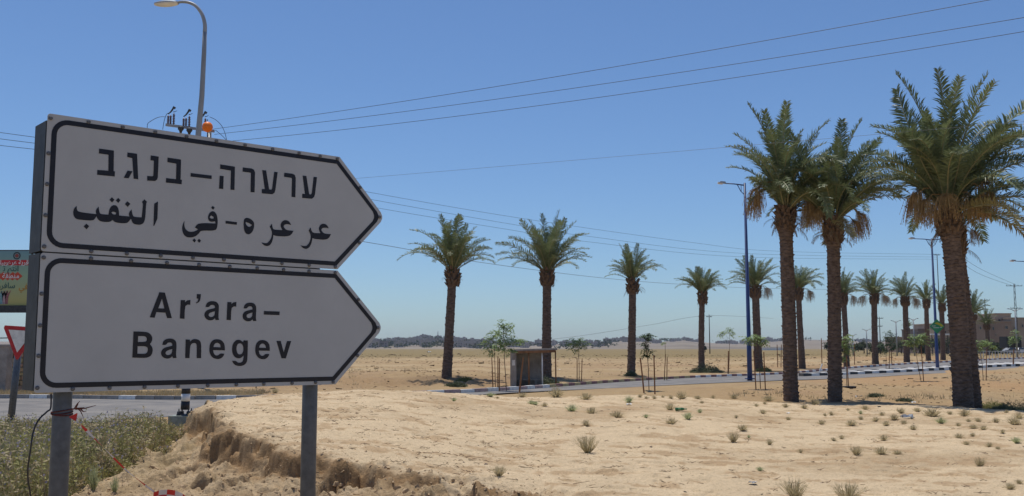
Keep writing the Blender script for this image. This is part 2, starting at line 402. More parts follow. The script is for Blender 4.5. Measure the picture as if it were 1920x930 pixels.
# ------------------------------------------------------------------ ground sheet
def build_ground():
    half = R(33)
    th = np.concatenate([np.linspace(-math.pi, -half, 60)[:-1], np.linspace(-half, half, 820), np.linspace(half, math.pi, 60)[1:]])
    r = np.concatenate([np.array([.02, 1, 2.5, 4, 5.5, 7, 8, 8.8]), np.arange(9.3, 17, .026), np.arange(17, 32, .06), 32 * 1.0075 ** np.arange(0, 235), 32 * 1.0075 ** 235 * 1.09 ** np.arange(1, 48)])
    RR, TH = np.meshgrid(r, th, indexing='ij')
    X = RR * np.sin(TH); Y = RR * np.cos(TH)
    Z = height(X, Y)
    nr, nt_ = X.shape
    co = np.stack([X, Y, Z], -1).reshape(-1, 3).astype(np.float32)
    i, j = np.meshgrid(np.arange(nr - 1), np.arange(nt_ - 1), indexing='ij')
    a = (i * nt_ + j).ravel(); quads = np.stack([a, a + nt_, a + nt_ + 1, a + 1], 1)[:, ::-1].astype(np.int32)
    me = bpy.data.meshes.new('ground')
    me.vertices.add(len(co)); me.vertices.foreach_set('co', co.ravel())
    me.loops.add(quads.size); me.loops.foreach_set('vertex_index', quads.ravel())
    me.polygons.add(len(quads)); me.polygons.foreach_set('loop_start', np.arange(0, quads.size, 4, dtype=np.int32))
    me.update(calc_edges=True)
    me.polygons.foreach_set('use_smooth', np.ones(len(quads), bool))
    # soil colours, with shade painted in at the palm feet and cut face
    x = X.ravel(); y = Y.ravel(); rr = RR.ravel()
    z0, sd_, near = base_height(x, y)
    def C(*c): return np.array(c)[None, :]
    pale = C(.61, .465, .29); tan = C(.49, .36, .215); brown = C(.35, .235, .13); olive = C(.225, .17, .075); field = C(.385, .27, .142)
    def mix(c, d, t): return c + (d - c) * np.clip(t, 0, 1)[:, None]
    col = np.repeat(pale, len(x), 0)
    n1 = fbm(x, y, .28, 4, 100); n2 = fbm(x * .8, y * 1.5, 2.1, 4, 101); n3 = fbm(x, y, 9, 3, 102)
    col = mix(col, tan, sst(-.05, .45, n1 + .45 * n2) * 1.0)
    col = mix(col, C(.43, .29, .16), sst(.14, .40, n2 + .5 * n3) * .75)
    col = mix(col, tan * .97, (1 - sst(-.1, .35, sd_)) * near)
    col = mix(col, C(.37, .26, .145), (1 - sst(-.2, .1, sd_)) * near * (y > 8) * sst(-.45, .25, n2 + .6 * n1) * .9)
    col = mix(col, C(.27, .165, .08), np.exp(-((sd_ + .06) / .20) ** 2) * near * .9)  # reddish-brown earth of the cut face, darkened further as painted shade
    # behind the crest
    u = np.clip(x / np.maximum(y, .5), US[0], US[-1]); cy = np.interp(u, US, KY[:, 3])
    beh = sst(.3, 2.0, y - cy)
    bc = mix(np.repeat(brown, len(x), 0), field, sst(-.25, .3, n1 + .5 * n2 + .25) )
    bc = mix(bc, C(.40, .245, .12), sst(-.1, .4, fbm(x, y, .11, 3, 110)) * sst(5, 20, x) * .8)
    n4 = fbm(x * .25, y, .14, 4, 120)
    bc = mix(bc, C(.44, .325, .185), sst(48, 60, rr) * sst(-.1, .35, n4) * (1 - sst(130, 200, rr)))
    bc = mix(bc, C(.36, .25, .14), sst(.12, .4, fbm(x * .3, y, .5, 4, 122)) * sst(34, 50, rr) * .6)
    bc = mix(bc, C(.33, .215, .115), np.exp(-((y - 43.2) / 3.2) ** 2) * sst(1.5, -.5, x) * .8)
    bc = mix(bc, C(.35, .23, .12), np.exp(-((y - 33) / 6) ** 2) * sst(3, 10, x) * sst(-.35, .2, n2 + n1) * .7)
    bc = mix(bc, olive, sst(120, 175, rr + 60 * fbm(x * .1, y, .03, 3, 123)) * .85)
    col = mix(col, bc, beh)
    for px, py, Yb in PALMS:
        p = at(px, py, Yb); col = mix(col, C(.22, .15, .085), np.exp(-((x - p.x) ** 2 + (y - p.y) ** 2) / 4.0) * .85)  # darker patch at each palm foot, painted in as crown shadow
    # damp grey-green growth in the ditch at right
    dit = np.exp(-((y - 32.5) / 3.2) ** 2) * sst(.42, .5, x / np.maximum(y, 1))
    col = mix(col, C(.23, .235, .15), dit * sst(-.3, .2, fbm(x, y, .8, 4, 130)) * .8)
    wl = sst(-4.0, -6.5, x + .0 * y) * (1 - sst(20, 22, y)) * (1 - sst(-.6, -.1, sd_))
    wl = np.clip((-4.6 - x) / 2.0, 0, 1) * (y < 22) * (sd_ < -.3)
    col = mix(col, C(.27, .235, .13), wl * sst(-.4, .2, n2) * .6)
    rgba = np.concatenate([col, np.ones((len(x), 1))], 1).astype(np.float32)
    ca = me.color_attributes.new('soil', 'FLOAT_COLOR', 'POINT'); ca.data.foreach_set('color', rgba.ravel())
    m = bpy.data.materials.new('soil'); m.use_nodes = True; n = m.node_tree; L = n.links; b = n.nodes['Principled BSDF']
    b.inputs['Roughness'].default_value = .97; b.inputs['Specular IOR Level'].default_value = .15
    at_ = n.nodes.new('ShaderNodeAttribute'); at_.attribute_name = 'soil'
    tc = n.nodes.new('ShaderNodeTexCoord')
    def noise(s, d=6, r=.7, st=None):
        q = n.nodes.new('ShaderNodeTexNoise'); q.inputs['Scale'].default_value = s; q.inputs['Detail'].default_value = d; q.inputs['Roughness'].default_value = r
        v = tc.outputs['Object']
        if st:
            mp = n.nodes.new('ShaderNodeMapping'); mp.inputs['Scale'].default_value = st; mp.inputs['Rotation'].default_value = (0, 0, R(-35)); L.new(v, mp.inputs[0]); v = mp.outputs[0]
        L.new(v, q.inputs['Vector']); return q
    def ramp(src, p0, p1, c0, c1):
        q = n.nodes.new('ShaderNodeMapRange'); q.inputs[1].default_value = p0; q.inputs[2].default_value = p1; q.inputs[3].default_value = c0; q.inputs[4].default_value = c1
        L.new(src, q.inputs[0]); return q.outputs[0]
    def mul(c, f):
        q = n.nodes.new('ShaderNodeVectorMath'); q.operation = 'SCALE'; L.new(c, q.inputs[0]); L.new(f, q.inputs['Scale']); return q.outputs[0]
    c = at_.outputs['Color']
    c = mul(c, ramp(noise(1.3, 8).outputs['Fac'], .3, .7, .90, 1.10))
    c = mul(c, ramp(noise(22, 6).outputs['Fac'], .25, .75, .84, 1.15))
    c = mul(c, ramp(noise(5, 7, .75, (1, 2.0, 1)).outputs['Fac'], .30, .46, .86, 1.0))
    c = mul(c, ramp(noise(60, 3, .6).outputs['Fac'], .32, .44, .60, 1.0))
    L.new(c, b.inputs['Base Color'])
    b1 = n.nodes.new('ShaderNodeBump'); b1.inputs['Strength'].default_value = .9; b1.inputs['Distance'].default_value = .045
    L.new(noise(9, 9, .7).outputs['Fac'], b1.inputs['Height'])
    b2 = n.nodes.new('ShaderNodeBump'); b2.inputs['Strength'].default_value = .8; b2.inputs['Distance'].default_value = .008
    L.new(noise(55, 5, .6).outputs['Fac'], b2.inputs['Height']); L.new(b1.outputs[0], b2.inputs['Normal']); L.new(b2.outputs[0], b.inputs['Normal'])
    me.materials.append(m)
    o = lk(bpy.data.objects.new('ground', me)); tag(o, kind='structure')
    return r, th, Z
GR, GTH, GZ = build_ground()
def hz(x, y):
    """height of the built ground sheet at a point (arrays or scalars)"""
    x = np.asarray(x, float); y = np.asarray(y, float)
    r = np.hypot(x, y); t = np.arctan2(x, y)
    i = np.clip(np.searchsorted(GR, r) - 1, 0, len(GR) - 2); j = np.clip(np.searchsorted(GTH, t) - 1, 0, len(GTH) - 2)
    fr = np.clip((r - GR[i]) / (GR[i + 1] - GR[i]), 0, 1); ft = np.clip((t - GTH[j]) / (GTH[j + 1] - GTH[j]), 0, 1)
    z = (GZ[i, j] * (1 - fr) + GZ[i + 1, j] * fr) * (1 - ft) + (GZ[i, j + 1] * (1 - fr) + GZ[i + 1, j + 1] * fr) * ft
    return z
def ground_at(px, py):
    """first ground point on the line of sight"""
    a, b = ray(px, py); Ys = np.concatenate([np.arange(9.5, 60, .02), np.arange(60, 400, .1)])
    z = hz(a * Ys, Ys); k = np.nonzero(EYE + b * Ys < z)[0]
    Y = Ys[k[0]] if len(k) else 200
    return Vector((a * Y, Y, float(z[k[0]]) if len(k) else 0))
def stand(px, py, Y):
    """point on the ground at distance Y in the direction of a base pixel"""
    p = at(px, py, Y); p.z = float(hz(p.x, p.y)); return p

# ------------------------------------------------------------------ hills with the distant town
RIDGE = [(-900, 640), (500, 642), (640, 641), (700, 640), (760, 638), (810, 634), (850, 638), (880, 640), (920, 644), (1000, 645), (1090, 643), (1150, 637), (1200, 636), (1230, 641), (1280, 637), (1330, 643), (1380, 644), (1430, 640), (1500, 637), (1560, 639), (1640, 641), (1800, 641), (1930, 636), (2600, 630)]
def hill_z(X, Y):
    u = X / Y; px = 960 + u * F
    ry = np.interp(px, [a for a, b in RIDGE], [b for a, b in RIDGE])
    top = (652 - ry) / F * 2200 + EYE
    t = sst(750, 2250, Y)
    t = .25 * t + .75 * np.clip((Y - 950) / 1300, 0, 1)
    z = -2 + (top + 2) * t + 5 * fbm(X, Y, .003, 4, 200) * t
    return z
def build_hills():
    th = np.linspace(-R(40), R(40), 420); r = np.linspace(700, 3200, 60)
    RR, TH = np.meshgrid(r, th, indexing='ij'); Y = RR; X = np.tan(TH) * RR
    Z = hill_z(X, Y) * np.where(Y > 2600, 1 - .5 * (Y - 2600) / 600, 1)
    mb = MB(); nr, n_ = X.shape
    mb.v = list(map(tuple, np.stack([X, Y, Z], -1).reshape(-1, 3)))
    mb.f = [(i * n_ + j + 1, (i + 1) * n_ + j + 1, (i + 1) * n_ + j, i * n_ + j)[::-1] for i in range(nr - 1) for j in range(n_ - 1)]
    mb.mi = [0] * len(mb.f)
    hm = mat('dry_hillside', (.23, .185, .135), .95, .35, .006, detail=8)
    o = mb.build('hills', hm, smooth=True); tag(o, kind='structure')
build_hills()

# ------------------------------------------------------------------ roads, kerbs, median
def ribbon(A, B, name, m, dz=0, nx=1):
    n = min(len(A), len(B)); v = []; f = []
    for i in range(n):
        for k in range(nx + 1):
            t = k / nx; v.append(tuple(A[i] * (1 - t) + B[i] * t + np.array([0, 0, dz])))
    w_ = nx + 1
    for i in range(n - 1):
        for k in range(nx): f.append((i * w_ + k, i * w_ + k + 1, (i + 1) * w_ + k + 1, (i + 1) * w_ + k))
    mb = MB(); mb.add(v, f); return mb.build(name, m)
tag(ribbon(FK, NK, 'road', M['asphalt'], .0, 4), kind='structure')
def prism_path(P, w_, h0, h1, name, m, parent=None):
    mb = MB(); n = len(P); v = []
    for i in range(n):
        d = P[min(i + 1, n - 1)] - P[max(i - 1, 0)]; nn = np.array([-d[1], d[0], 0]) / np.hypot(d[0], d[1])
        for s, h in ((-1, h0), (-1, h1), (1, h1), (1, h0)): v.append(tuple(P[i] + nn * s * w_ / 2 + np.array([0, 0, h])))
    f = [(i * 4 + k, i * 4 + (k + 1) % 4, (i + 1) * 4 + (k + 1) % 4, (i + 1) * 4 + k) for i in range(n - 1) for k in range(4)]
    mb.add(v, f + [(3, 2, 1, 0), tuple((n - 1) * 4 + k for k in range(4))]); return mb.build(name, m, parent)
def kerb(P, name, paint, step, w_=.16, h=.15, x0=None, x1=None):
    P = resample(P, step=step)
    base = prism_path(P, w_ - .03, -.08, h - .025, name, M['mortar']); tag(base, kind='structure')
    blk = {}
    def mesh_for(mn):
        if mn not in blk:
            mb = MB(); mb.box((0, 0, h / 2 - .03), (1, w_, h + .06)); o = mb.build('kerb_stone', M[mn], base); blk[mn] = o.data
            bpy.data.objects.remove(o)
        return blk[mn]
    cnt = 0
    for i in range(len(P) - 1):
        mid = (P[i] + P[i + 1]) / 2; d = P[i + 1] - P[i]; L_ = np.linalg.norm(d)
        px = 960 + F * mid[0] / mid[1]
        if px < -20 or px > 1990 or cnt >= 290: continue
        me = mesh_for(paint(i, px)); cnt += 1
        inst(me, 'kerb_stone', base, Matrix.Translation(mid + np.array([0, 0, rnd.uniform(-.006, .006)])) @ Matrix.Rotation(math.atan2(d[1], d[0]) + rnd.uniform(-.01, .01), 4, 'Z') @ Matrix.Rotation(-math.atan2(d[2], math.hypot(d[0], d[1])), 4, 'Y') @ Matrix.Diagonal((L_ - .025, 1, 1, 1)))
def far_paint(i, px):
    if px < 700: return 'kwhite' if i % 5 == 2 else 'concrete'
    if px < 1030: return 'kwhite' if i % 2 else 'kpink'
    if px < 1290: return 'kred' if i % 2 else 'kyel'
    return 'kred' if i % 2 else 'kwhite'
M['kpink'] = mat('kerb_faded_paint', (.42, .30, .28), .75, .3, 7, .004, 30)
kerb(FARK, 'far_kerb', far_paint, .62, .16, .115)
kerb(MEDN, 'median_kerb', lambda i, px: 'kwhite' if i % 2 else 'kblack', .78, .34, .22)
kerb(MEDF, 'median_back_kerb', lambda i, px: 'kwhite' if i % 2 else 'kblack', 1.0, .2, .15)
MA, MBK = resample(MEDN), resample(MEDF)
tag(ribbon(MBK, MA, 'median', M['paving'], .125, 1), kind='structure')

# ------------------------------------------------------------------ the direction sign
O_ = Vector((-1.945, 4.0, 0)); DX, DY = .7472, .6645
sign = empty('direction_sign', O_, math.atan2(DY, DX), 'large white direction sign of two arrow boards on grey posts, Hebrew, Arabic and Latin lettering', 'road sign')
def sg(px, py):
    a_, b_ = ray(px, py)
    # O.x + DX*s = a_*(O.y + DY*s)
    s = (a_ * O_.y - O_.x) / (DX - a_ * DY); Y = O_.y + DY * s
    return s, EYE + b_ * Y
ZT, ZM, ZB, AR, AT = 2.578, 1.994, 1.417, 1.4146, 1.676
def outline(z0, z1, t, rc):
    """arrow board outline inset by t, same number of points for every t"""
    pts = []; r = max(rc - t, .004)
    def arc(cx, cz, a0, a1, r, n=7):
        return [(cx + r * math.cos(R(a0 + (a1 - a0) * k / n)), cz + r * math.sin(R(a0 + (a1 - a0) * k / n))) for k in range(n + 1)]
    pts += arc(t + r, z1 - t - r, 180, 90, r)
    zm = (z0 + z1) / 2; hx = AT - AR; hz_ = (z1 - z0) / 2; l = math.hypot(hx, hz_); nx, nz = hz_ / l, hx / l   # normal of slanted edge
    k = (1 - nz) / nx
    pts.append((AR - t * k, z1 - t)); tip = AT - t / nx
    c = .020
    pts += [(tip + .006 - c * hx / hz_ * .0 - c * .45, zm + c * 1.3), (tip + .006, zm + c * .35), (tip + .006, zm - c * .35), (tip + .006 - c * .45, zm - c * 1.3)]
    pts.append((AR - t * k, z0 + t))
    pts += arc(t + r, z0 + t + r, 270, 180, r)
    return pts
def flat(mb, polys, y):
    for p in polys:
        tri = tessellate_polygon([[Vector((a, b, 0)) for a, b in q] for q in p]); vs = [v for q in p for v in q]
        out = []
        for t in tri:
            (x1, y1), (x2, y2), (x3, y3) = [vs[i] for i in t]
            out.append(tuple(t) if (x2 - x1) * (y3 - y1) - (x3 - x1) * (y2 - y1) > 0 else tuple(reversed(t)))
        mb.add([(a, y, b) for a, b in vs], out)
bolt_mb = MB(); bolt_mb.tube([(0, 0, 0), (0, -.004, 0), (0, -.006, 0)], [.0085, .0085, .005], 10)
bolt_proto = bolt_mb.build('bolt', M['bolt'], smooth=False); bolt_me = bolt_proto.data; bpy.data.objects.remove(bolt_proto)
def board(z0, z1, top):
    ol = outline(z0, z1, 0, .012); n = len(ol)
    mb = MB(); mb.add([(a, 0, b) for a, b in ol] + [(a, .004, b) for a, b in ol], [tuple(range(n))[::-1], tuple(range(n, 2 * n))] + [(i, (i + 1) % n, n + (i + 1) % n, n + i) for i in range(n)])
    pn = mb.build('arrow_panel', M['sheet'], sign)
    a = outline(z0, z1, .018, .085); b = outline(z0, z1, .039, .085)
    mb = MB(); mb.add([(p, -.0012, q) for p, q in a] + [(p, -.0012, q) for p, q in b], [(i, n + i, n + (i + 1) % n, (i + 1) % n)[::-1] for i in range(n)])
    mb.build('border_line', M['black'], pn)
    pts = []
    tops = [0.02, .165, .31, .455, .60, .745, .89, 1.035, 1.18, 1.30, 1.40] if top else [.02, .20, .37, .53, .68, .83, .97, 1.11, 1.25, 1.40]
    bots = [.03, .20, .35, .50, .65, .80, .95, 1.10, 1.25, 1.40] if top else [.022, .15, .30, .45, .60, .74, .88, 1.02, 1.17, 1.30, 1.40]
    pts += [(q, z1 - .012) for q in tops[1:]] + [(q, z0 + .012) for q in bots[1:]]
    pts += [(.011, z1 - .02), (.010, z1 - .17), (.010, z1 - .30), (.010, z0 + .15), (.011, z0 + .02)]
    zm = (z0 + z1) / 2; pts += [(AT - .012, zm), ((AR + AT) / 2 - .004, zm + (z1 - zm) * .5), ((AR + AT) / 2 - .004, zm - (z1 - zm) * .5)]
    for q, z in pts: inst(bolt_me, 'bolt', pn, Matrix.Translation((q, -.0004, z)) @ Matrix.Rotation(rnd.random() * 6, 4, 'Y'))
    return pn
up = board(ZM + .003, ZT, True); lo = board(ZB, ZM - .003, False)

def tr(o, s, pts): return [sg(o[0] + x / s, o[1] + y / s) for x, y in pts]
z1_, z2_, z3_, z4_ = (120, 270), (230, 280), (330, 300), (470, 310); S5 = 930 / 160
heb = [[tr(z1_, S5, [(382, 50), (543, 72), (540, 297), (554, 298), (552, 355), (360, 336), (362, 282), (482, 292), (484, 118), (379, 103)])],
 [tr(z1_, S5, [(690, 92), (795, 107), (808, 385), (758, 379), (743, 155), (688, 142)])],
 [tr(z1_, S5, [(692, 290), (746, 297), (703, 375), (650, 369)])],
 [tr(z2_, S5, [(305, 66), (392, 80), (382, 305), (374, 330), (352, 346), (266, 341), (267, 290), (322, 294), (333, 286), (340, 125), (302, 120)])],
 [tr(z2_, S5, [(488, 90), (635, 112), (630, 330), (645, 333), (641, 381), (469, 362), (472, 313), (580, 326), (585, 157), (486, 140)])],
 [tr(z3_, S5, [(158, 142), (388, 170), (387, 208), (157, 181)])],
 [tr(z3_, S5, [(481, 48), (641, 73), (636, 328), (592, 324), (597, 116), (479, 97)])],
 [tr(z3_, S5, [(475, 172), (518, 176), (514, 318), (468, 312)])],
 [tr(z3_, S5, [(727, 81), (825, 93), (850, 108), (860, 135), (855, 353), (811, 350), (815, 145), (808, 138), (724, 127)])],
 [tr(z4_, S5, [(255, 70), (293, 75), (268, 270), (258, 300), (235, 316), (120, 305), (121, 258), (152, 260), (125, 52), (167, 56), (200, 262), (222, 266), (232, 255)])],
 [tr(z4_, S5, [(365, 81), (455, 92), (480, 105), (490, 135), (486, 349), (444, 344), (449, 145), (440, 137), (362, 125)])],
 [tr(z4_, S5, [(685, 126), (722, 129), (700, 315), (690, 345), (665, 365), (560, 356), (562, 310), (590, 312), (565, 112), (606, 116), (636, 312), (645, 318), (658, 315), (665, 300)])]]
def smooth_poly(p, it=1):
    for _ in range(it):
        q = []; n = len(p)
        for i in range(n):
            a, b, c = Vector(p[i - 1]), Vector(p[i]), Vector(p[(i + 1) % n])
            d1 = (b - a).normalized(); d2 = (c - b).normalized()
            if d1.dot(d2) > .45: q += [tuple(b + (a - b) * .25), tuple(b + (c - b) * .25)]
            else: q.append(tuple(b))
        p = q
    return p
def sm(*rings): return [smooth_poly(r_, 2) for r_ in rings]
def diamonds(o, *ds): return [[tr(o, S5, d)] for d in ds]
ara = [sm(tr(z1_, S5, [(137, 675), (110, 700), (98, 740), (104, 785), (130, 818), (175, 826), (315, 838), (340, 808), (352, 788), (366, 820), (400, 848), (500, 852), (527, 828), (560, 858), (680, 868), (712, 838), (728, 815), (745, 860), (775, 878), (850, 882), (885, 830), (893, 645), (905, 632), (875, 603), (848, 633), (862, 650), (845, 800), (760, 795), (745, 770), (735, 712), (702, 755), (712, 790), (600, 780), (597, 720), (580, 680), (555, 664), (520, 672), (495, 705), (482, 770), (400, 765), (385, 745), (376, 680), (343, 722), (350, 765), (160, 742), (138, 715)]),
   tr(z1_, S5, [(515, 745), (538, 735), (568, 750), (562, 768), (530, 768)])),
 [tr(z2_, S5, [(384, 568), (343, 592), (334, 835), (344, 832), (378, 755)])],
 sm(tr(z3_, S5, [(92, 662), (72, 700), (64, 745), (75, 800), (105, 838), (155, 847), (210, 835), (255, 795), (270, 768), (420, 772), (448, 745), (455, 660), (445, 600), (425, 568), (398, 556), (368, 570), (350, 605), (347, 645), (365, 670), (395, 675), (424, 668), (430, 692), (240, 685), (205, 735), (240, 758), (200, 780), (145, 785), (105, 760), (88, 715)]),
   tr(z3_, S5, [(365, 625), (380, 605), (410, 622), (405, 640), (378, 638)])),
 [tr(z3_, S5, [(540, 662), (664, 678), (660, 707), (538, 692)])],
 sm(tr(z3_, S5, [(765, 627), (810, 640), (845, 670), (853, 710), (840, 770), (812, 805), (780, 813), (752, 795), (738, 750), (735, 690), (740, 645)]),
   tr(z3_, S5, [(757, 675), (800, 690), (827, 710), (800, 732), (778, 722), (760, 700)])),
 sm(tr(z4_, S5, [(440, 650), (420, 612), (385, 595), (350, 603), (325, 635), (325, 670), (345, 705), (250, 702), (238, 680), (230, 636), (207, 668), (228, 715), (232, 750), (220, 800), (185, 845), (160, 850), (115, 840), (140, 872), (180, 883), (215, 868), (240, 815), (246, 760), (275, 772), (428, 778), (467, 713), (395, 708), (365, 685), (357, 660), (370, 645), (400, 640)])),
 sm(tr(z4_, S5, [(850, 687), (835, 655), (800, 634), (765, 642), (742, 675), (742, 705), (760, 740), (680, 738), (662, 715), (652, 677), (630, 710), (650, 750), (655, 790), (640, 840), (610, 878), (585, 880), (542, 872), (570, 905), (605, 913), (640, 895), (665, 840), (672, 790), (690, 803), (840, 815), (874, 750), (800, 745), (775, 720), (768, 698), (785, 682), (815, 680)]))]
ara += diamonds(z1_, [(522, 580), (549, 608), (523, 638), (495, 607)], [(590, 588), (616, 612), (590, 643), (563, 613)], [(690, 624), (722, 653), (693, 686), (662, 655)], [(243, 868), (274, 896), (245, 930), (212, 898)])
ara += diamonds(z3_, [(400, 500), (421, 520), (403, 543), (381, 520)], [(197, 855), (218, 875), (200, 900), (178, 876)], [(250, 858), (272, 880), (252, 903), (230, 880)])
z5_, z6_ = (230, 530), (380, 540); S6 = 930 / 170; S7 = 930 / 160
la = sm(tr(z5_, S6, [(405, 638), (415, 600), (445, 577), (490, 571), (530, 582), (550, 610), (552, 650), (545, 735), (552, 772), (515, 774), (508, 755), (485, 775), (445, 781), (405, 762), (390, 725), (400, 690), (430, 665), (475, 655), (508, 645), (508, 625), (492, 613), (460, 615), (443, 640)]),
     tr(z5_, S6, [(508, 680), (505, 715), (490, 737), (460, 745), (438, 730), (440, 710), (460, 695)]))
lr = [tr(z5_, S6, [(595, 178), (640, 180), (638, 202), (660, 182), (694, 177), (692, 227), (665, 225), (643, 240), (636, 285), (633, 371), (585, 368)])]
le = sm(tr(z6_, S7, [(240, 680), (113, 677), (118, 710), (135, 733), (165, 737), (190, 712), (235, 716), (222, 750), (190, 772), (150, 776), (105, 760), (75, 715), (70, 660), (80, 600), (115, 563), (160, 556), (205, 568), (235, 605), (241, 650)]),
     tr(z6_, S7, [(117, 643), (195, 647), (190, 615), (165, 597), (140, 600), (122, 620)]))
def moved(poly, src, dst):
    a, b = sg(*src), sg(*dst); return [[(x + b[0] - a[0], z + b[1] - a[1]) for x, z in r_] for r_ in poly]
lat = [la, lr, le,
 [tr(z5_, S6, [(375, 98), (432, 102), (504, 364), (454, 364), (438, 308), (345, 303), (327, 360), (276, 356)]), tr(z5_, S6, [(402, 165), (427, 265), (365, 262)])],
 sm(tr(z5_, S6, [(760, 116), (802, 118), (797, 170), (785, 198), (755, 214), (752, 204), (770, 190), (775, 165), (757, 163)])),
 sm(tr(z5_, S6, [(110, 500), (235, 503), (280, 520), (305, 560), (300, 600), (280, 630), (305, 665), (308, 700), (295, 745), (260, 768), (210, 773), (98, 768)]), tr(z5_, S6, [(158, 548), (225, 548), (245, 562), (247, 590), (235, 607), (155, 608)]), tr(z5_, S6, [(152, 652), (230, 652), (255, 665), (258, 695), (245, 722), (225, 730), (150, 728)])),
 sm(tr(z5_, S6, [(645, 582), (690, 585), (689, 605), (715, 580), (755, 577), (790, 592), (806, 630), (803, 775), (758, 774), (760, 650), (752, 622), (728, 617), (700, 630), (690, 660), (684, 774), (640, 774)])),
 sm(tr(z6_, S7, [(445, 570), (492, 572), (488, 760), (480, 810), (455, 840), (410, 852), (360, 845), (330, 820), (320, 793), (362, 793), (378, 812), (410, 815), (435, 800), (443, 770), (445, 735), (420, 762), (385, 769), (345, 752), (322, 710), (318, 655), (330, 600), (365, 565), (405, 563), (440, 590)]), tr(z6_, S7, [(365, 660), (375, 615), (402, 600), (430, 612), (444, 650), (440, 695), (425, 718), (400, 727), (375, 710)])),
 [tr(z6_, S7, [(803, 576), (850, 577), (882, 700), (918, 578), (964, 578), (905, 768), (858, 766)])],
 [tr(z6_, S7, [(667, 250), (838, 257), (836, 296), (665, 290)])],
 moved(la, (301.3, 671.5), (382.6, 599.6)), moved(la, (301.3, 671.5), (454.2, 601.5)), moved(lr, (337, 597.3), (424.6, 599.9)), moved(le, (392.0, 671.0), (478.2, 671.4))]
for nm, pl, pr in (('hebrew_lettering', heb, up), ('arabic_lettering', ara, up), ('latin_lettering', lat, lo)):
    for one in pl:
        mb = MB(); flat(mb, [one], -.0014); mb.build('letter', M['black'], pr)
mb = MB(); mb.box((.65, .012, ZM), (1.28, .012, .03)); mb.build('joint_strip', M['steel_dark'], sign)
# steel frame behind the boards
for q, x0, x1, z0, z1 in ((0, -.004, .05, ZB + .008, ZM - .004), (1, -.004, .05, ZM + .004, ZT - .03)):
    mb = MB()
    mb.box((x0 + .004, .083, (z0 + z1) / 2), (.006, .15, z1 - z0)); mb.box((.03, .155, (z0 + z1) / 2), (.06, .006, z1 - z0)); mb.box((.03, .010, (z0 + z1) / 2), (.06, .006, z1 - z0))
    mb.build('side_channel', M['steel_dark'], sign)
for z in (ZB + .10, ZM - .12, ZM + .12, ZT - .10):
    mb = MB(); mb.box((.72, .03, z), (1.32, .045, .05)); mb.build('cross_rail', M['steel_dark'], sign)
for a_, gz in ((.1425, 0), (1.328, 0)):
    mb = MB(); wx = O_.x + DX * a_ - DY * .1; wy = O_.y + DY * a_ + DX * .1; g = float(hz(wx, wy)) - .4
    mb.tube([(a_, .1, g), (a_, .1, 1.2), (a_, .1, ZT - .06)], .038, 24); mb.build('post', M['alu'], sign, smooth=True)
    for z in (ZB + .10, ZM - .12, ZM + .12, ZT - .10):
        mb = MB(); mb.tube([(a_, .1, z - .02), (a_, .1, z + .02)], .043, 24); mb.build('clamp', M['steel_dark'], sign)
def sgw(a_, y_, z_): return Vector((O_.x + DX * a_ - DY * y_, O_.y + DY * a_ + DX * y_, z_))

# twine, cable and barrier tape on the left post
mb = MB()
for k in range(3):
    zc = EYE + ray(115, 768)[1] * 4.15 + (k - 3) * .006 + rnd.uniform(-.002, .002)
    mb.tube([sgw(.1425 + .042 * math.cos(t), .1 + .042 * math.sin(t), zc + .006 * math.sin(t + k)) for t in np.linspace(0, 6.3, 20)], .0028, 5)
for px1, py1, px2, py2 in ((132, 768, 158, 764), (140, 766, 150, 752), (142, 767, 180, 760), (146, 766, 156, 782), (150, 765, 162, 772), (140, 766, 147, 757)):
    p0 = at(px1, py1, 4.07); p1 = at(px2, py2, 4.0 + rnd.uniform(-.1, .1)); md = (p0 + p1) / 2 + Vector((0, 0, rnd.uniform(-.008, .008)))
    mb.tube([p0, md, p1], [.0035, .0025, .001], 5)
tag(mb.build('twine', mat('maroon_twine', (.10, .03, .03), .9, .4, 60)), 'frayed dark red twine wound round the left sign post', 'twine')
mb = MB(); P = [(96, 738, 4.02), (95, 765, 4.02), (88, 772, 4.0), (72, 788, 3.95), (62, 812, 3.93), (57, 845, 3.92), (52, 880, 3.95), (53, 905, 4.0), (57, 930, 4.05), (63, 1020, 4.2), (80, 1250, 4.4)]
P = resample([tuple(at(*p)) for p in P]); mb.tube([Vector(p) for p in P], .0035, 6)
tag(mb.build('loose_cable', M['wire']), 'thin black cable drooping from behind the sign board beside the left post', 'cable')
mb = MB(); P = [(137, 778, 4.08), (150, 795, 4.08), (170, 815, 4.08), (200, 845, 4.1), (235, 880, 4.15), (270, 908, 4.2), (300, 932, 4.25), (325, 965, 4.3), (345, 1010, 4.35)]
P = resample([tuple(at(*p)) for p in P]); wd = np.interp(np.arange(len(P)), [0, 12, 30, 50, len(P)], [.014, .010, .004, .003, .004])
for i in range(len(P) - 1):
    a0 = i * .22; a1 = (i + 1) * .22; n0 = Vector((math.cos(a0) * .8 + .4, math.sin(a0) * .3, .6)) * wd[i]; n1 = Vector((math.cos(a1) * .8 + .4, math.sin(a1) * .3, .6)) * wd[i + 1]
    p0, p1 = Vector(P[i]), Vector(P[i + 1]); mb.add([p0 - n0, p0 + n0, p1 + n1, p1 - n1], [(0, 1, 2, 3)], 0 if (i // 9) % 2 == 0 else 1)
Q = resample([tuple(at(*p)) for p in ((288, 924, 4.2), (300, 919, 4.2), (318, 918, 4.22), (335, 922, 4.25), (350, 932, 4.3), (362, 950, 4.3))])
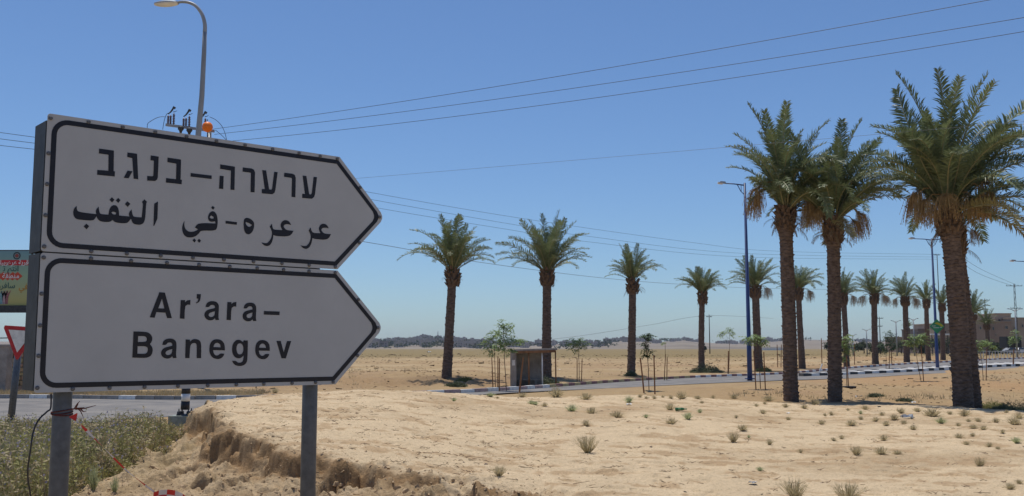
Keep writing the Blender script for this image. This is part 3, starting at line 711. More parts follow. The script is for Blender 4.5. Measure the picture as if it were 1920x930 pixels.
for i in range(len(Q) - 1):
    p0, p1 = Vector(Q[i]), Vector(Q[i + 1]); dn = Vector((-.01, .02, -.045))
    mb.add([p0, p1, p1 + dn * .5, p0 + dn * .5], [(0, 1, 2, 3)], 0 if (i // 14) % 2 == 0 else 1); mb.add([p0 + dn * .5, p1 + dn * .5, p1 + dn + Vector((.01, -.01, 0)), p0 + dn + Vector((.01, -.01, 0))], [(0, 1, 2, 3)], 1 if (i // 14) % 2 == 0 else 0)
tag(mb.build('barrier_tape', [mat('red_plastic_tape', (.60, .05, .04), .35, .2, 20, transl=.3), mat('white_plastic_tape', (.70, .62, .58), .35, .15, 20, transl=.3)]), 'twisted red and white barrier tape hanging down from the left sign post', 'tape')

# ------------------------------------------------------------------ date palms
ELS = [(88, 16), (81, 30), (74, 46), (66, 60), (57, 72), (48, 82), (36, 86), (20, 80), (2, 66), (-20, 46), (-45, 28)]
def frond_mesh(e0, bend, nl, wl, seed, mats, name='frond', L=1.0, wid=.0052, leaf_len=.17, droopy=0):
    rg = random.Random(seed); mb = MB(); n = 14; pts = []; dirs = []
    p = Vector((0, 0, 0)); e = R(e0); roll = rg.uniform(-.12, .12)
    for i in range(n + 1):
        pts.append(p.copy()); d = Vector((math.cos(e), roll * (i / n) * .5, math.sin(e))).normalized(); dirs.append(d)
        p = p + d * (L / n); e -= R(bend) / n * (0.35 + 1.3 * i / n)
    mb.tube(pts, [.010 - .0085 * i / n for i in range(n + 1)], 4, 1, cap=False)
    chord = (pts[-1]).normalized()
    for k in range(nl):
        t = .13 + .86 * (k + rg.random() * .6) / nl; f = t * n; i = min(int(f), n - 1); fr = f - i
        b = pts[i].lerp(pts[i + 1], fr); d = dirs[i].lerp(dirs[i + 1], fr).normalized()
        side = Vector((0, 1, 0)); side = (side - d * side.dot(d)).normalized(); up_ = side.cross(d).normalized()
        if up_.z < 0 and e0 > 0: up_ = -up_
        env = (min(1, (t - .08) / .25) ** .7) * (1 - .62 * max(0, (t - .62) / .38) ** 1.5)
        for s in (-1, 1):
            ll = leaf_len * env * rg.uniform(.75, 1.12); fw = rg.uniform(.55, .85) + .5 * max(0, t - .7); up = rg.uniform(-.05, .85)
            dr = (d * fw + side * s * rg.uniform(.75, 1.0) + up_ * up).normalized()
            if droopy: dr = (dr + Vector((0, 0, -1)) * rg.uniform(.3, 1.2) * droopy).normalized()
            wv = dr.cross(up_ + Vector((rg.uniform(-.5, .5), rg.uniform(-.5, .5), 0))).normalized() * wid * rg.uniform(.7, 1.2) * wl
            mid = b + dr * ll * .5; end = b + dr * ll + Vector((0, 0, -1)) * ll * rg.uniform(.04, .22)
            mb.add([b - wv * .4, b + wv * .4, mid + wv, mid - wv, end], [(0, 1, 2, 3), (3, 2, 4)], 0)
    o = mb.build(name, mats); me = o.data; bpy.data.objects.remove(o); return me, chord, pts[-1].length
def frond_set(nl, wl, seed, mats=None, arch=1.12, **kw):
    out = []
    for i, (e, b) in enumerate(ELS):
        for s in range(2):
            m_ = mats or ([M['frond'], M['rachis']] if e > 10 else [M['frond_y'], M['rachis']])
            me, ch, cl = frond_mesh(min(90, e + (arch - 1) * b * .30), min(125, b * arch * (.8 + .4 * s)), nl, wl, seed + i * 10 + s, m_, **kw)
            out.append((math.degrees(math.atan2(ch.z, math.hypot(ch.x, ch.y))), me, cl, e))
    return out
NEARF = frond_set(116, 1.0, 100, leaf_len=.125, arch=1.45)
MIDF = frond_set(60, 1.35, 500, leaf_len=.145)
DRYF = [frond_mesh(e, b, 34, 1.1, 900 + i, [M['frond_dry'], M['rachis']], 'dry_frond', droopy=1.0)[0] for i, (e, b) in enumerate([(10, 95), (-15, 70), (-35, 50), (25, 110)])]
def fruit_mesh(m, seed, n=110, name='fruit_cluster'):
    rg = random.Random(seed); mb = MB()
    st = [Vector((0, 0, 0)), Vector((.25, 0, .16)), Vector((.5, 0, .14)), Vector((.68, 0, -.02))]
    mb.tube(st, [.022, .018, .014, .012], 5)
    for i in range(n):
        t = rg.uniform(.35, 1); b = st[2].lerp(st[3], t); L_ = rg.uniform(.3, .62); a = rg.uniform(-1, 1); q = rg.uniform(-.15, .5)
        p1 = b + Vector((q * .34, a * .20, -L_ * .30 + .06)); p2 = b + Vector((q * .50, a * .30, -L_))
        mb.tube([b, p1, p2], [.003, .0035, .003], 3, cap=False)
        for k in range(2):
            c = p1.lerp(p2, rg.random()) + Vector((rg.uniform(-.012, .012), rg.uniform(-.012, .012), 0)); mb.box(c, (.013, .013, .02), rg.random() * 3)
    o = mb.build(name, m); me = o.data; bpy.data.objects.remove(o); return me
FRUIT = [fruit_mesh(M['fruit'], 31), fruit_mesh(M['fruit'], 32, 90)]; FRUITP = [fruit_mesh(M['fruit_pale'], 33, 60)]
BLOBS = []
def trunk(parent, base, top, r0, r1, bend, seed, nseg, rowh, ncol=9, zsub=5, wide=1.3, flare=1.12):
    """base/top relative to the palm's origin; scarred cylinder that widens below the crown"""
    H = (top - base).length; rows = max(8, int(H / rowh)); nz = rows * zsub
    z = np.arange(nz + 1) / zsub; th = np.arange(nseg) / nseg * 2 * math.pi
    Zr, T_ = np.meshgrid(z, th, indexing='ij'); Zw = Zr + .45 * vn(T_ / (2 * math.pi) * 5 + 3 * np.cos(T_), Zr * .55, seed + 4) + .16 * np.sin(T_ * 2 + seed); i = np.floor(Zw); fr = np.clip(Zw - i, 0, 1.2)
    cphase = T_ * ncol / (2 * math.pi) + .5 * (i % 2) + .7 * (_h(i, i * 0, seed) - .5)
    ci = np.floor(cphase); cf = np.abs(cphase - ci - .5) * 2
    k = _h(i, ci % ncol, seed + 3)
    t = Zr / rows
    rb = (r0 + (r1 - r0) * t) * (1 + (flare - 1) * np.exp(-t * H / .5))
    rb = rb * (1 + (wide - 1) * sst(.86, .93, t) * (1 - .35 * sst(.96, 1.0, t)))
    pro = fr ** 1.5 * (1 - .6 * cf ** 2) * (.15 + 1.25 * k ** 1.5)
    r = rb * (1 + .19 * pro + .05 * vn(T_ * 3, Zr * .2, seed) + .03 * vn(T_ * 9 + 5, Zr * 2, seed + 1))
    tt = t[..., None]; b0 = np.array(base); b1 = np.array(top)
    c = b0 + (b1 - b0) * tt + np.array([bend, 0, 0]) * (4 * tt * (1 - tt))
    P = c + np.stack([r * np.cos(T_), r * np.sin(T_), 0 * r], -1)
    mb = MB(); mb.v = list(map(tuple, P.reshape(-1, 3)))
    mb.f = [(a * nseg + b, a * nseg + (b + 1) % nseg, (a + 1) * nseg + (b + 1) % nseg, (a + 1) * nseg + b) for a in range(nz) for b in range(nseg)]
    mb.f.append(tuple(nz * nseg + b for b in range(nseg))); mb.mi = [0] * len(mb.f)
    return mb.build('trunk', M['trunk'], parent)
def boots(parent, top, r, h, n, seed, big=1.0):
    rg = random.Random(seed); mb = MB()
    for i in range(n):
        t = (i + rg.random()) / n; a = i * 2.39996 + rg.uniform(-.2, .2); z = top.z - h * (1 - t); L_ = rg.uniform(.10, .24) * big; rr = r * (.92 + .12 * math.sin(t * 3.1))
        out = Vector((math.cos(a), math.sin(a), 0)); sd = Vector((-math.sin(a), math.cos(a), 0)); up = Vector((0, 0, 1))
        c = Vector((top.x, top.y, z)) + out * rr; ax = (up * .9 + out * rg.uniform(.25, .7)).normalized(); nn = out
        w0, w1, th_ = .075 * big, .045 * big, .03 * big; e = c + ax * L_
        vs = [c - sd * w0 - nn * th_, c + sd * w0 - nn * th_, c + sd * w0 * .7 + nn * th_, c - sd * w0 * .7 + nn * th_, e - sd * w1, e + sd * w1, e + sd * w1 * .7 + nn * th_, e - sd * w1 * .7 + nn * th_]
        mb.add(vs, [(3, 2, 1, 0), (4, 5, 6, 7), (0, 1, 5, 4), (1, 2, 6, 5), (2, 3, 7, 6), (3, 0, 4, 7)])
        if rg.random() < .5:
            for q in range(3):
                s0 = c + sd * rg.uniform(-.06, .06); mb.tube([s0, s0 + out * rg.uniform(.02, .10) + up * rg.uniform(-.14, .02), s0 + out * rg.uniform(.03, .14) - up * rg.uniform(.08, .3)], [.006, .004, .001], 3, cap=False)
    o = mb.build('old_leaf_bases', M['boot'], parent); tag(o, kind='stuff'); return o
def put_frond(parent, F_, top, chord_el, az, length, scale_w=1.0, roll=0, rg=rnd):
    """az: 0 = right in the picture, 90 = away"""
    best = sorted(F_, key=lambda q: abs(q[0] - chord_el))[:2]; el, me, cl, e0 = rg.choice(best)
    s = length / cl
    M_ = Matrix.Translation(top) @ Matrix.Rotation(R(az), 4, 'Z') @ Matrix.Rotation(-R(max(-8, min(8, chord_el - el))), 4, 'Y') @ Matrix.Rotation(roll, 4, 'X') @ Matrix.Diagonal((s, s, s, 1))
    return inst(me, 'frond', parent, M_)

def near_palm(px, py, Y, crown, tips, lab, width, seed, nrand, Lr, bend=0, fruits=(), dry=6, open_sides=()):
    base = at(px, py, Y); base.z = float(hz(base.x, base.y)) - .1
    rg = random.Random(seed); p = empty('date_palm', base, 0, lab, 'palm tree', 'tall date palms at the edge of the sand')
    top = at(crown[0], crown[1], Y) - base
    r = width / F * Y / 2
    trunk(p, Vector((0, 0, -.3)), top, r * 1.05, r * .92, bend, seed, 40, .105, 9, 6, 1.28)
    boots(p, top + Vector((0, 0, .12)), r * 1.18, .75, 95, seed)
    for tx, ty, dz in tips:
        v = (at(tx, ty, Y) - base) - top; hx = v.x; az = math.degrees(math.atan2(dz, hx)) if abs(hx) + abs(dz) > 1e-3 else rg.uniform(0, 360)
        hh = math.hypot(hx, dz); put_frond(p, NEARF, top + Vector((hx, dz, 0)).normalized() * .08, math.degrees(math.atan2(v.z, hh)), az, math.hypot(hh, v.z), roll=rg.uniform(-.5, .5), rg=rg)
    for i in range(nrand):
        az = i * 137.5 + rg.uniform(-12, 12); t = i / nrand; el = 80 - 102 * t ** .95 + rg.uniform(-8, 8)
        LL = Lr * rg.uniform(.8, 1.0) * (1 - .12 * abs(t - .4)); tx_ = crown[0] + math.cos(R(az)) * math.cos(R(el)) * LL / Y * F; ty_ = crown[1] - math.sin(R(el)) * LL / Y * F
        if any(a_ < tx_ < b_ and c_ < ty_ < d_ for a_, b_, c_, d_ in open_sides): continue   # fronds that were cut away
        put_frond(p, NEARF, top + Vector((math.cos(R(az)), math.sin(R(az)), 0)) * .10 + Vector((0, 0, .25 * (1 - t) - .05)), el, az, LL, roll=rg.uniform(-.6, .6), rg=rg)
    for az, s, dz in fruits:
        inst(rg.choice(FRUIT), 'fruit_cluster', p, Matrix.Translation(top + Vector((0, 0, dz))) @ Matrix.Rotation(R(az), 4, 'Z') @ Matrix.Diagonal((s, s, s, 1)))
    for i in range(dry):
        az = rg.uniform(0, 360); s = rg.uniform(.55, .95)
        inst(rg.choice(DRYF), 'dry_frond', p, Matrix.Translation(top + Vector((math.cos(R(az)) * .15, math.sin(R(az)) * .15, -.15 - rg.random() * .25))) @ Matrix.Rotation(R(az), 4, 'Z') @ Matrix.Diagonal((s, s, s, 1)))
    return p
near_palm(1483, 753, 31.5, (1472, 398), [(1415, 195, .3), (1503, 190, .4), (1440, 215, -.8), (1385, 240, .6), (1366, 282, -.5), (1368, 312, .3), (1463, 205, -1.0), (1545, 225, -.4), (1540, 260, .9), (1555, 300, -.6), (1400, 340, -.9), (1545, 350, .4), (1390, 262, 1.2)],
          'tall date palm just right of the blue street lamp, leftmost of the big near palms', 25, 3, 38, 2.95, .02,
          [(-165, 1.5, .75), (175, 1.4, .55), (-15, 1.5, .45), (-40, 1.3, .2), (10, 1.4, .65), (60, .9, .3)], 16, [(1200, 1415, 312, 600)])
near_palm(1565, 758, 31.0, (1562, 420), [(1560, 218, .3), (1605, 232, -.3), (1520, 235, -.6), (1640, 262, .7), (1665, 300, -.5), (1670, 345, .4), (1675, 375, -.4), (1495, 300, .7), (1500, 345, -.6), (1510, 280, 1.0), (1620, 280, -1.0), (1575, 262, -1.2)],
          'middle one of the three big date palms, its trunk between two others', 24, 5, 52, 2.75, .01,
          [(-150, 1.2, .35), (175, 1.2, .5), (-15, 1.3, .3), (15, 1.2, .1), (45, .9, .2)], 15, [(1200, 1530, 395, 600), (1600, 1900, 400, 600)])
near_palm(1806, 762, 28.6, (1778, 402), [(1700, 135, .5), (1728, 140, -.3), (1790, 112, .3), (1832, 135, -.5), (1893, 178, .6), (1895, 232, -.8), (1645, 232, .4), (1648, 300, -.6), (1672, 330, .8), (1925, 222, .7), (1930, 262, -.5), (1915, 330, .6), (1896, 402, -.3), (1905, 350, .4), (1770, 165, -1.2), (1690, 215, 1.2), (1860, 165, 1.2), (1640, 260, -.9), (1905, 290, -1.0), (1810, 180, -1.6)],
          'largest date palm at far right, with orange fruit strands and a leaning trunk', 33, 7, 66, 3.45, .06,
          [(-170, 1.5, .55), (-150, 1.4, .35), (-115, 1.3, .45), (-60, 1.3, .4), (-30, 1.5, .65), (-5, 1.6, .95), (15, 1.4, .45), (160, 1.3, .7), (100, 1.1, .3)], 20, [(1400, 1768, 350, 600)])
# second trunk close behind the largest palm
near_palm(1826, 760, 29.6, (1790, 440), [(1740, 300, .8), (1830, 290, .9), (1860, 380, .8)],
          'thick leaning palm trunk just behind the largest date palm, crown lost in its neighbour', 27, 9, 8, 1.6, .05, [(-20, .8, .1)], 3, [(1200, 1790, 330, 700)])

MIDL = ['leftmost date palm of the far row, standing on a shaded earth mound', 'date palm rising directly behind the concrete bus shelter', 'date palm between the bus shelter and the blue street lamp, shaggy crown', 'small-crowned date palm with a grey bush at its foot beside the kerb',
        'date palm just right of the near blue street lamp, across the road', 'date palm across the road between the two tallest trunks, left one', 'date palm across the road partly hidden right of the middle big palm', 'date palm beyond the kerb with pale hanging fruit strands both sides',
        'date palm left of the second blue lamp with dry grey fruit strands', 'slender date palm just left of the green diamond sign', 'date palm just behind the green diamond sign pole', 'far date palm directly right of the largest palm trunk', 'farthest small date palm in front of the pink building']
MIDC = [((849, 510), (765, 395, 928), 20), ((1026, 512), (938, 393, 1103), 20), ((1186, 528), (1138, 453, 1240), 17), ((1317, 552), (1267, 497, 1360), 13), ((1416, 540), (1365, 470, 1462), 17), ((1497, 545), (1462, 486, 1543), 13), ((1581, 555), (1555, 497, 1612), 12), ((1639, 555), (1603, 497, 1668), 13),
        ((1697, 560), (1663, 507, 1720), 12), ((1737, 565), (1710, 523, 1760), 10), ((1766, 572), (1748, 528, 1785), 10), ((1824, 590), (1800, 542, 1850), 11), ((1850, 610), (1830, 571, 1868), 9)]
for i, ((px, py, Y), (cr, sp, tw), lab) in enumerate(zip(PALMS, MIDC, MIDL)):
    rg = random.Random(40 + i)
    base = at(px, py, Y); base.z = float(hz(base.x, base.y)) - .05
    p = empty('date_palm', base, 0, lab, 'palm tree', 'date palms in a row beyond the road')
    top = at(cr[0], cr[1], Y) - base; r = tw / F * Y / 2 * .86
    trunk(p, Vector((0, 0, -.3)), top, r, r * .88, rg.uniform(-.06, .06), 60 + i, 20, .16, 7, 3, 1.40, 1.25)
    boots(p, top + Vector((0, 0, .1)), r * 1.25, .8, 50, 70 + i, 1.25)
    H = (cr[1] - sp[1]) / F * Y
    n = 40 if i < 8 else 32
    lo_el = 10 if i in (0, 1, 2, 3) else 2
    for k in range(n):
        t = ((k + .5) / n) ** .9; el = 84 - (84 - lo_el) * t + rg.uniform(-6, 6); az = k * 137.5 + rg.uniform(-15, 15)
        W = ((sp[2] - cr[0]) if math.cos(R(az)) > 0 else (cr[0] - sp[0])) / F * Y
        L_ = 1 / math.sqrt((math.sin(R(el)) / H) ** 2 + (math.cos(R(el)) / (W * 1.16)) ** 2) * rg.uniform(.82, 1.05)
        put_frond(p, MIDF, top + Vector((math.cos(R(az)), math.sin(R(az)), 0)) * .08, el, az, L_, roll=rg.uniform(-.4, .4), rg=rg)
    if i in (1,): put_frond(p, MIDF, top + Vector((.1, 0, .2)), 22, 5, 1.9, rg=rg)
    if i in (3,): put_frond(p, MIDF, top + Vector((-.1, 0, 0)), 30, 178, 2.1, rg=rg)
    if i in (4,): put_frond(p, MIDF, top + Vector((-.1, 0, .1)), 12, 176, 2.0, rg=rg)
    if i in (5, 6, 7, 8, 4):
        for az in ((-170, -20, 160, 10, -60) if i in (7, 8) else (-15, 20)):
            s = rg.uniform(1.2, 1.6); inst(FRUITP[0], 'fruit_cluster', p, Matrix.Translation(top + Vector((0, 0, -.05))) @ Matrix.Rotation(R(az), 4, 'Z') @ Matrix.Diagonal((s, s, s, 1)))
    for k in range(5 if i != 3 else 2):
        az = rg.uniform(0, 360); s = rg.uniform(.35, .7)
        inst(rg.choice(DRYF), 'dry_frond', p, Matrix.Translation(top + Vector((math.cos(R(az)) * .2, math.sin(R(az)) * .2, -.3))) @ Matrix.Rotation(R(az), 4, 'Z') @ Matrix.Diagonal((s, s, s, 1)))

# ------------------------------------------------------------------ street lamps
def near_lamp():
    base = at(347, 778, 22.0); base.z = 1.6 - 22 * (778 - 652) / F
    lp = empty('street_lamp', base, 0, 'tall grey street lamp with curved arm behind the direction sign, black and white banded foot', 'street lamp')
    g = float(hz(base.x, base.y)); mb = MB(); mb.box((0, 0, -.28), (.56, .56, .60)); o = mb.build('concrete_base', M['concrete_g'], lp)
    mb = MB(); mb.box((0, 0, .035), (.30, .30, .02)); mb.build('base_plate', M['blackp'], lp)
    for sx in (-1, 1):
        for sy in (-1, 1):
            mb = MB(); mb.lathe([(.03, .02), (.045, .05), (.04, .10), (.012, .13), (.012, .17)], 10, (sx * .105, sy * .105, 0)); mb.build('anchor_bolt', M['blackp'], lp)
    def P(px, py): return at(px, py, 22.0) - base
    shaft = [P(347, 768), P(349, 735), P(372, 250), P(378.5, 180), P(382.5, 100), P(384, 60)]
    rr = [.092, .088, .064, .058, .052, .048]
    for a_, b_, m in ((768, 752, 'blackp'), (752, 738, 'white'), (738, 722, 'blackp'), (722, 706, 'white')):
        mb = MB(); mb.tube([P(347 + (768 - a_) * .05, a_), P(347 + (768 - b_) * .05, b_)], [.0975, .095], 18, cap=True); mb.build('painted_band', M[m], lp, True)
    mb = MB(); mb.tube(shaft, rr, 16); mb.build('pole', M['pole_grey'], lp, True)
    arm = resample([tuple(P(*q)) for q in [(384, 60), (384, 45), (379, 27), (368, 12), (355, 5), (342, 3.5), (331, 5)]])
    mb = MB(); mb.tube([Vector(q) for q in arm], list(np.linspace(.048, .028, len(arm))), 12); mb.build('arm', M['pole_grey'], lp, True)
    c0, c1 = P(334, 5), P(290, 7); mb = MB(); n = 10; ax = c1 - c0
    vs = []; fs = []; m_ = 12
    for i in range(n + 1):
        t = i / n; w_ = .10 * (math.sin(math.pi * (t * .86 + .09)) ** .45); h_ = .055 * (math.sin(math.pi * (t * .9 + .06)) ** .5); c = c0 + ax * t
        for k in range(m_):
            a = 2 * math.pi * k / m_; zz = math.sin(a) * h_ * (1.1 if math.sin(a) > 0 else 1.35); vs.append(c + Vector((0, math.cos(a) * w_, zz)))
    fs = [(i * m_ + k, i * m_ + (k + 1) % m_, (i + 1) * m_ + (k + 1) % m_, (i + 1) * m_ + k) for i in range(n) for k in range(m_)] + [tuple(range(m_))[::-1], tuple(n * m_ + k for k in range(m_))]
    mb.add(vs, fs); mb.build('lamp_head', M['pole_grey'], lp, True)
    mb = MB(); mb.add([v + Vector((0, 0, -.012)) for v in vs[:]], [f for f in fs[:n * m_] if all(math.sin(2 * math.pi * (i % m_) / m_) <= .01 for i in f)]); mb.build('lens', M['lamp_white'], lp, True)
near_lamp()
def blue_lamp(px, py, Y, top_py, arms, lab, L_=1.0, grp=None, name='street_lamp'):
    b = at(px, py, Y); zt = at(px, top_py, Y).z; lp = empty(name, b, 0, lab, 'street lamp', grp); H = zt - b.z
    mb = MB(); mb.tube([(0, 0, -.35), (0, 0, 1.6), (0, 0, 1.62), (-.02, 0, H)], [.125, .115, .105, .055], 14); mb.build('pole', M['blue'], lp, True)
    mb = MB(); mb.box((0, 0, .0), (.40, .40, .05)); mb.build('base_plate', M['blue'], lp)
    for s in arms:
        mb = MB(); mb.tube([(-.02, 0, H - .12), (s * .55, 0, H - .05), (s * 1.0 * L_, 0, H - .02)], [.035, .03, .025], 8); mb.tube([(-.02, 0, H - .62), (s * .22, 0, H - .42), (s * .38, 0, H - .1)], .020, 6); mb.tube([(s * .2, 0, H - .42), (s * .2, 0, H - .1)], .014, 6); mb.build('arm', M['blue'], lp, True)
        mb = MB(); M_ = Matrix.Rotation(-s * .10, 3, 'Y'); mb.box((s * (L_ + .12), 0, H + .03), (.34, .2, .09), M=M_, top=.7); mb.build('lamp_head', M['pole_grey'], lp)
        mb = MB(); mb.box((s * (L_ + .24), 0, H - .01), (.24, .17, .09), M=M_); mb.build('lens', M['lamp_white'], lp)
    return lp
blue_lamp(1406, 710, 48, 343, (-1,), 'near blue street lamp with a single arm, left of the tall palms')
l2 = blue_lamp(1758, 692, 68, 447, (-1, 1), 'blue double-armed street lamp that carries the green diamond sign', 1.25)
blue_lamp(1948, 690, 70, 489, (-1,), 'street lamp at the right frame edge, only its arm and head in view', 1.3)
def far_lamp(px, py, Y, top, arm, lab):
    b = stand(px, py, Y); H = at(px, top, Y).z - b.z; lp = empty('street_lamp', b, 0, lab, 'street lamp', 'small grey double-armed street lamps far off')
    mb = MB(); mb.tube([(0, 0, -.3), (0, 0, H)], [.13, .07], 8); mb.build('pole', M['pole_grey'], lp, True)
    A = arm / F * Y
    for s in (-1, 1):
        mb = MB(); mb.tube([(0, 0, H - .25), (s * A * .5, 0, H), (s * A * .75, 0, H + .05)], [.05, .045, .04], 6); mb.build('arm', M['pole_grey'], lp, True)
        mb = MB(); mb.box((s * A * .88, 0, H + .07), (A * .3, .2, .10), top=.7); mb.build('lamp_head', M['pole_grey'], lp)
far_lamp(1600, 668, 150, 628, 7, 'tiny grey double-armed lamp far off, leftmost of its row')
far_lamp(1626, 662, 170, 618, 8, 'small grey double-armed lamp just left of the palm with pale strands')
far_lamp(1682, 660, 150, 602, 9, 'small grey double-armed lamp between two palms, right of the utility pole')
far_lamp(1715, 660, 140, 598, 9, 'small grey double-armed lamp above a tiny far palm')
far_lamp(1907, 655, 125, 580, 14, 'grey double-armed lamp in front of the pink building')

# green diamond sign on the second blue lamp
dc = at(1757, 612, 67.75); dsn = empty('diamond_sign', dc, 0, 'green and yellow diamond-shaped sign hung on the blue lamp pole', 'sign')
q = .50; ol = []
for cx, cz in ((0, -1), (1, 0), (0, 1), (-1, 0)):
    for k in (-1, 0, 1):
        t = Vector((cx, cz)); s_ = Vector((-cz, cx)); ol.append(t * q * (1 if k == 0 else .93) + s_ * k * q * .10)
mb = MB(); n = len(ol); mb.add([(v.x, 0, v.y) for v in ol] + [(v.x, .03, v.y) for v in ol], [tuple(range(n)), tuple(range(n, 2 * n))[::-1]] + [(i, n + i, n + (i + 1) % n, (i + 1) % n) for i in range(n)])
mb.build('sign_plate', mat('green_print', (.03, .22, .10), .5, .15, 3), dsn)
mb = MB(); mb.add([(-.18, -.006, .20), (.0, -.006, .30), (.30, -.006, .17), (.455, -.006, .0), (.27, -.006, -.02), (.12, -.006, .10)], [(0, 1, 2, 3, 4, 5)][::-1]); mb.build('yellow_patch', mat('yellow_print', (.38, .36, .03), .5, .2, 3), dsn)
for x0, x1, z in ((-.33, -.08, .03), (-.25, .16, -.09), (.2, .36, -.07)):
    k = int((x1 - x0) / .05)
    mb = MB(); 
    for i in range(k): mb.box((x0 + .05 * i, -.010, z + rnd.uniform(-.004, .004)), (.036, .004, .030 + rnd.random() * .012))
    tag(mb.build('white_lettering', M['white'], dsn), kind='stuff')
mb = MB(); mb.box((0, .05, 0), (.28, .04, .05)); mb.build('bracket', M['blue'], dsn)

# ------------------------------------------------------------------ power line
def wire(a, b, sag, name, lab, r, m='wire', n=40, grp=None):
    a, b = Vector(a), Vector(b); mb = MB()
    mb.tube([a.lerp(b, t) - Vector((0, 0, 4 * sag * t * (1 - t))) for t in np.linspace(0, 1, n)], r, 5)
    return tag(mb.build(name, M[m]), lab, 'power line', grp)
pb = at(377, 728, 38); pb.z = float(hz(pb.x, pb.y))
pole = empty('switch_pole', pb, 0, 'power pole with a crossarm of dark brown insulators peeking over the direction sign', 'utility pole')
PZ = at(377, 243, 38).z - pb.z
mb = MB(); mb.tube([(0, 0, -.5), (0, 0, PZ + .1)], [.13, .09], 12); mb.build('pole', M['pole_grey'], pole, True)
def PP(px, py, dy=0): return at(px, py, 38 + dy) - pb
for dy in (-.16, .16):
    mb = MB(); a, b = PP(311, 234, dy), PP(402, 246, dy); c = (a + b) / 2; ang = math.atan2((b - a).z, (b - a).x)
    mb.box(c, ((b - a).length, .08, .10), M=Matrix.Rotation(-ang, 3, 'Y')); mb.build('crossarm', M['pole_grey'], pole)
def insul(parent, p, h, r=.055):
    mb = MB(); prof = [(.02, 0)]
    for k in range(6): z = h * (k + .5) / 7; prof += [(r * .45, z), (r, z + h * .03), (r * .45, z + h * .09)]
    prof += [(.02, h)]; mb.lathe(prof, 10, p); return mb.build('insulator', M['porcelain'], parent, True)
for gx in (0, 1, 2):
    x0 = (315, 344, 382)[gx]; y0 = (232, 237, 241)[gx]; 
    for dx, dh in ((0, .36), (4.5, .38), (10.5, .46)):
        if gx == 2 and dx < 10: continue
        insul(pole, PP(x0 + dx - (8 if gx == 2 else 0), y0 + .6 + dx * .09, (-.16, .16, -.16)[int(dx > 0) + int(dx > 5)]), dh, .06)
    mb = MB(); xx = x0 - (8 if gx == 2 else 0)
    mb.tube([PP(xx, y0 - 18), PP(xx + 5, y0 - 22), PP(xx + 8, y0 - 26), PP(xx + 11, y0 - 31)], [.02, .03, .035, .03], 6); mb.tube([PP(xx + 10, y0 - 22), PP(xx + 13, y0 - 22.5), PP(xx + 17, y0 - 24.5)], [.018, .012, .01], 5)
    mb.box(PP(xx + 11.5, y0 - 30), (.10, .06, .09), M=Matrix.Rotation(.5, 3, 'Y')); mb.build('switch_blade', M['steel_dark'], pole)
for px, py in ((339, 243), (355, 246)):
    mb = MB(); p = PP(px, py, -.3); mb.lathe([(.04, .14), (.11, .10), (.12, .02), (.06, -.06), (.04, -.14)], 10, p); mb.build('bushing', M['steel_dark'], pole, True)
mb = MB()
for P_ in ([(276, 240), (277, 232), (283, 227), (294, 221), (302, 219), (309, 219)], [(305, 243), (308, 226), (312, 215), (316, 212)], [(393, 219), (405, 225), (415, 235), (421, 247), (425, 262)], [(404, 244), (414, 252), (424, 262)]):
    mb.tube([Vector(q) for q in resample([tuple(PP(*q)) for q in P_])], .011, 5)
mb.build('jumper_wire', M['wire'], pole)
ob = at(389, 238, 37.3); mb = MB(); mb.lathe([(.001, -.205)] + [(.205 * math.cos(R(a)), .205 * math.sin(R(a))) for a in range(-80, 81, 10)] + [(.001, .205)], 22)
o = mb.build('marker_ball', M['orange'], None, True); o.location = ob; tag(o, 'orange marker ball at the power pole beside the grey lamp post', 'marker ball')
mb = MB(); mb.tube([at(389, 226.5, 37.3) - ob, at(389, 224, 37.3) - ob], .02, 6); mb.build('clamp', M['steel_dark'], o)
W = [('highest overhead wire crossing the upper sky, dark', (400, 242, 38), (2100, -46, 21), .18), ('second overhead wire down, rising to the upper right', (402, 252, 38.3), (2150, -6, 22), .22), ('third overhead wire down, rising right from the sign board', (405, 267, 38.6), (2150, 20, 23), .30)]
for lab, a, b, s in W: wire(at(*a), at(*b), s, 'power_line', lab, .008)
for k, (y0, y1) in enumerate(((233, 250), (246, 262), (260, 273))): wire(at(-120, y0 - 2, 31), at(310, y1 + 36 - k * 3, 38), .05, 'power_line', ('uppermost', 'middle', 'lowest')[k] + ' of three thin wires left of the sign board in the sky', .009)
wire(at(480, 350, 38.0), at(2150, 208, 24.5), .02, 'power_line', 'thin pale wire running in front of the tall palm crowns', .0045, 'wire_pale')
def wire3(P_, r, lab, m='wire'):
    mb = MB(); mb.tube([Vector(q) for q in resample([tuple(at(*q)) for q in P_])], r, 5); tag(mb.build('power_line', M[m]), lab, 'power line')
wire3([(560, 332, 52), (690, 360, 57), (982, 410, 70), (1300, 455, 85), (1460, 471, 94), (1757, 477, 112)], .010, 'upper of three thin wires sagging from the sign tip past the far palms')
wire3([(560, 348, 52), (740, 382, 59), (960, 420.5, 69), (1100, 442.7, 75), (1393, 475, 90), (1757, 482, 112)], .010, 'middle of three thin wires sagging from the sign tip past the far palms')
wire3([(560, 362, 52), (740, 395.5, 59), (951, 430, 69), (1100, 453, 75), (1393, 481.7, 90), (1757, 486, 112)], .010, 'lowest of three thin wires sagging from the sign tip past the far palms')
wire3([(560, 433, 52), (740, 463, 62), (895, 491, 72), (1119, 520, 90), (1277, 533, 106), (1450, 541, 130), (1760, 545, 150)], .016, 'faint single wire low in the sky behind the far palms', 'wire_pale')
wire3([(1790, 472, 112), (1840, 505, 130), (1905, 534, 160)], .018, 'thin wire dropping right from the largest trunk to the pylon')
wire3([(1790, 484, 112), (1840, 515, 130), (1905, 538, 160)], .018, 'second thin wire dropping right toward the pylon, just lower')
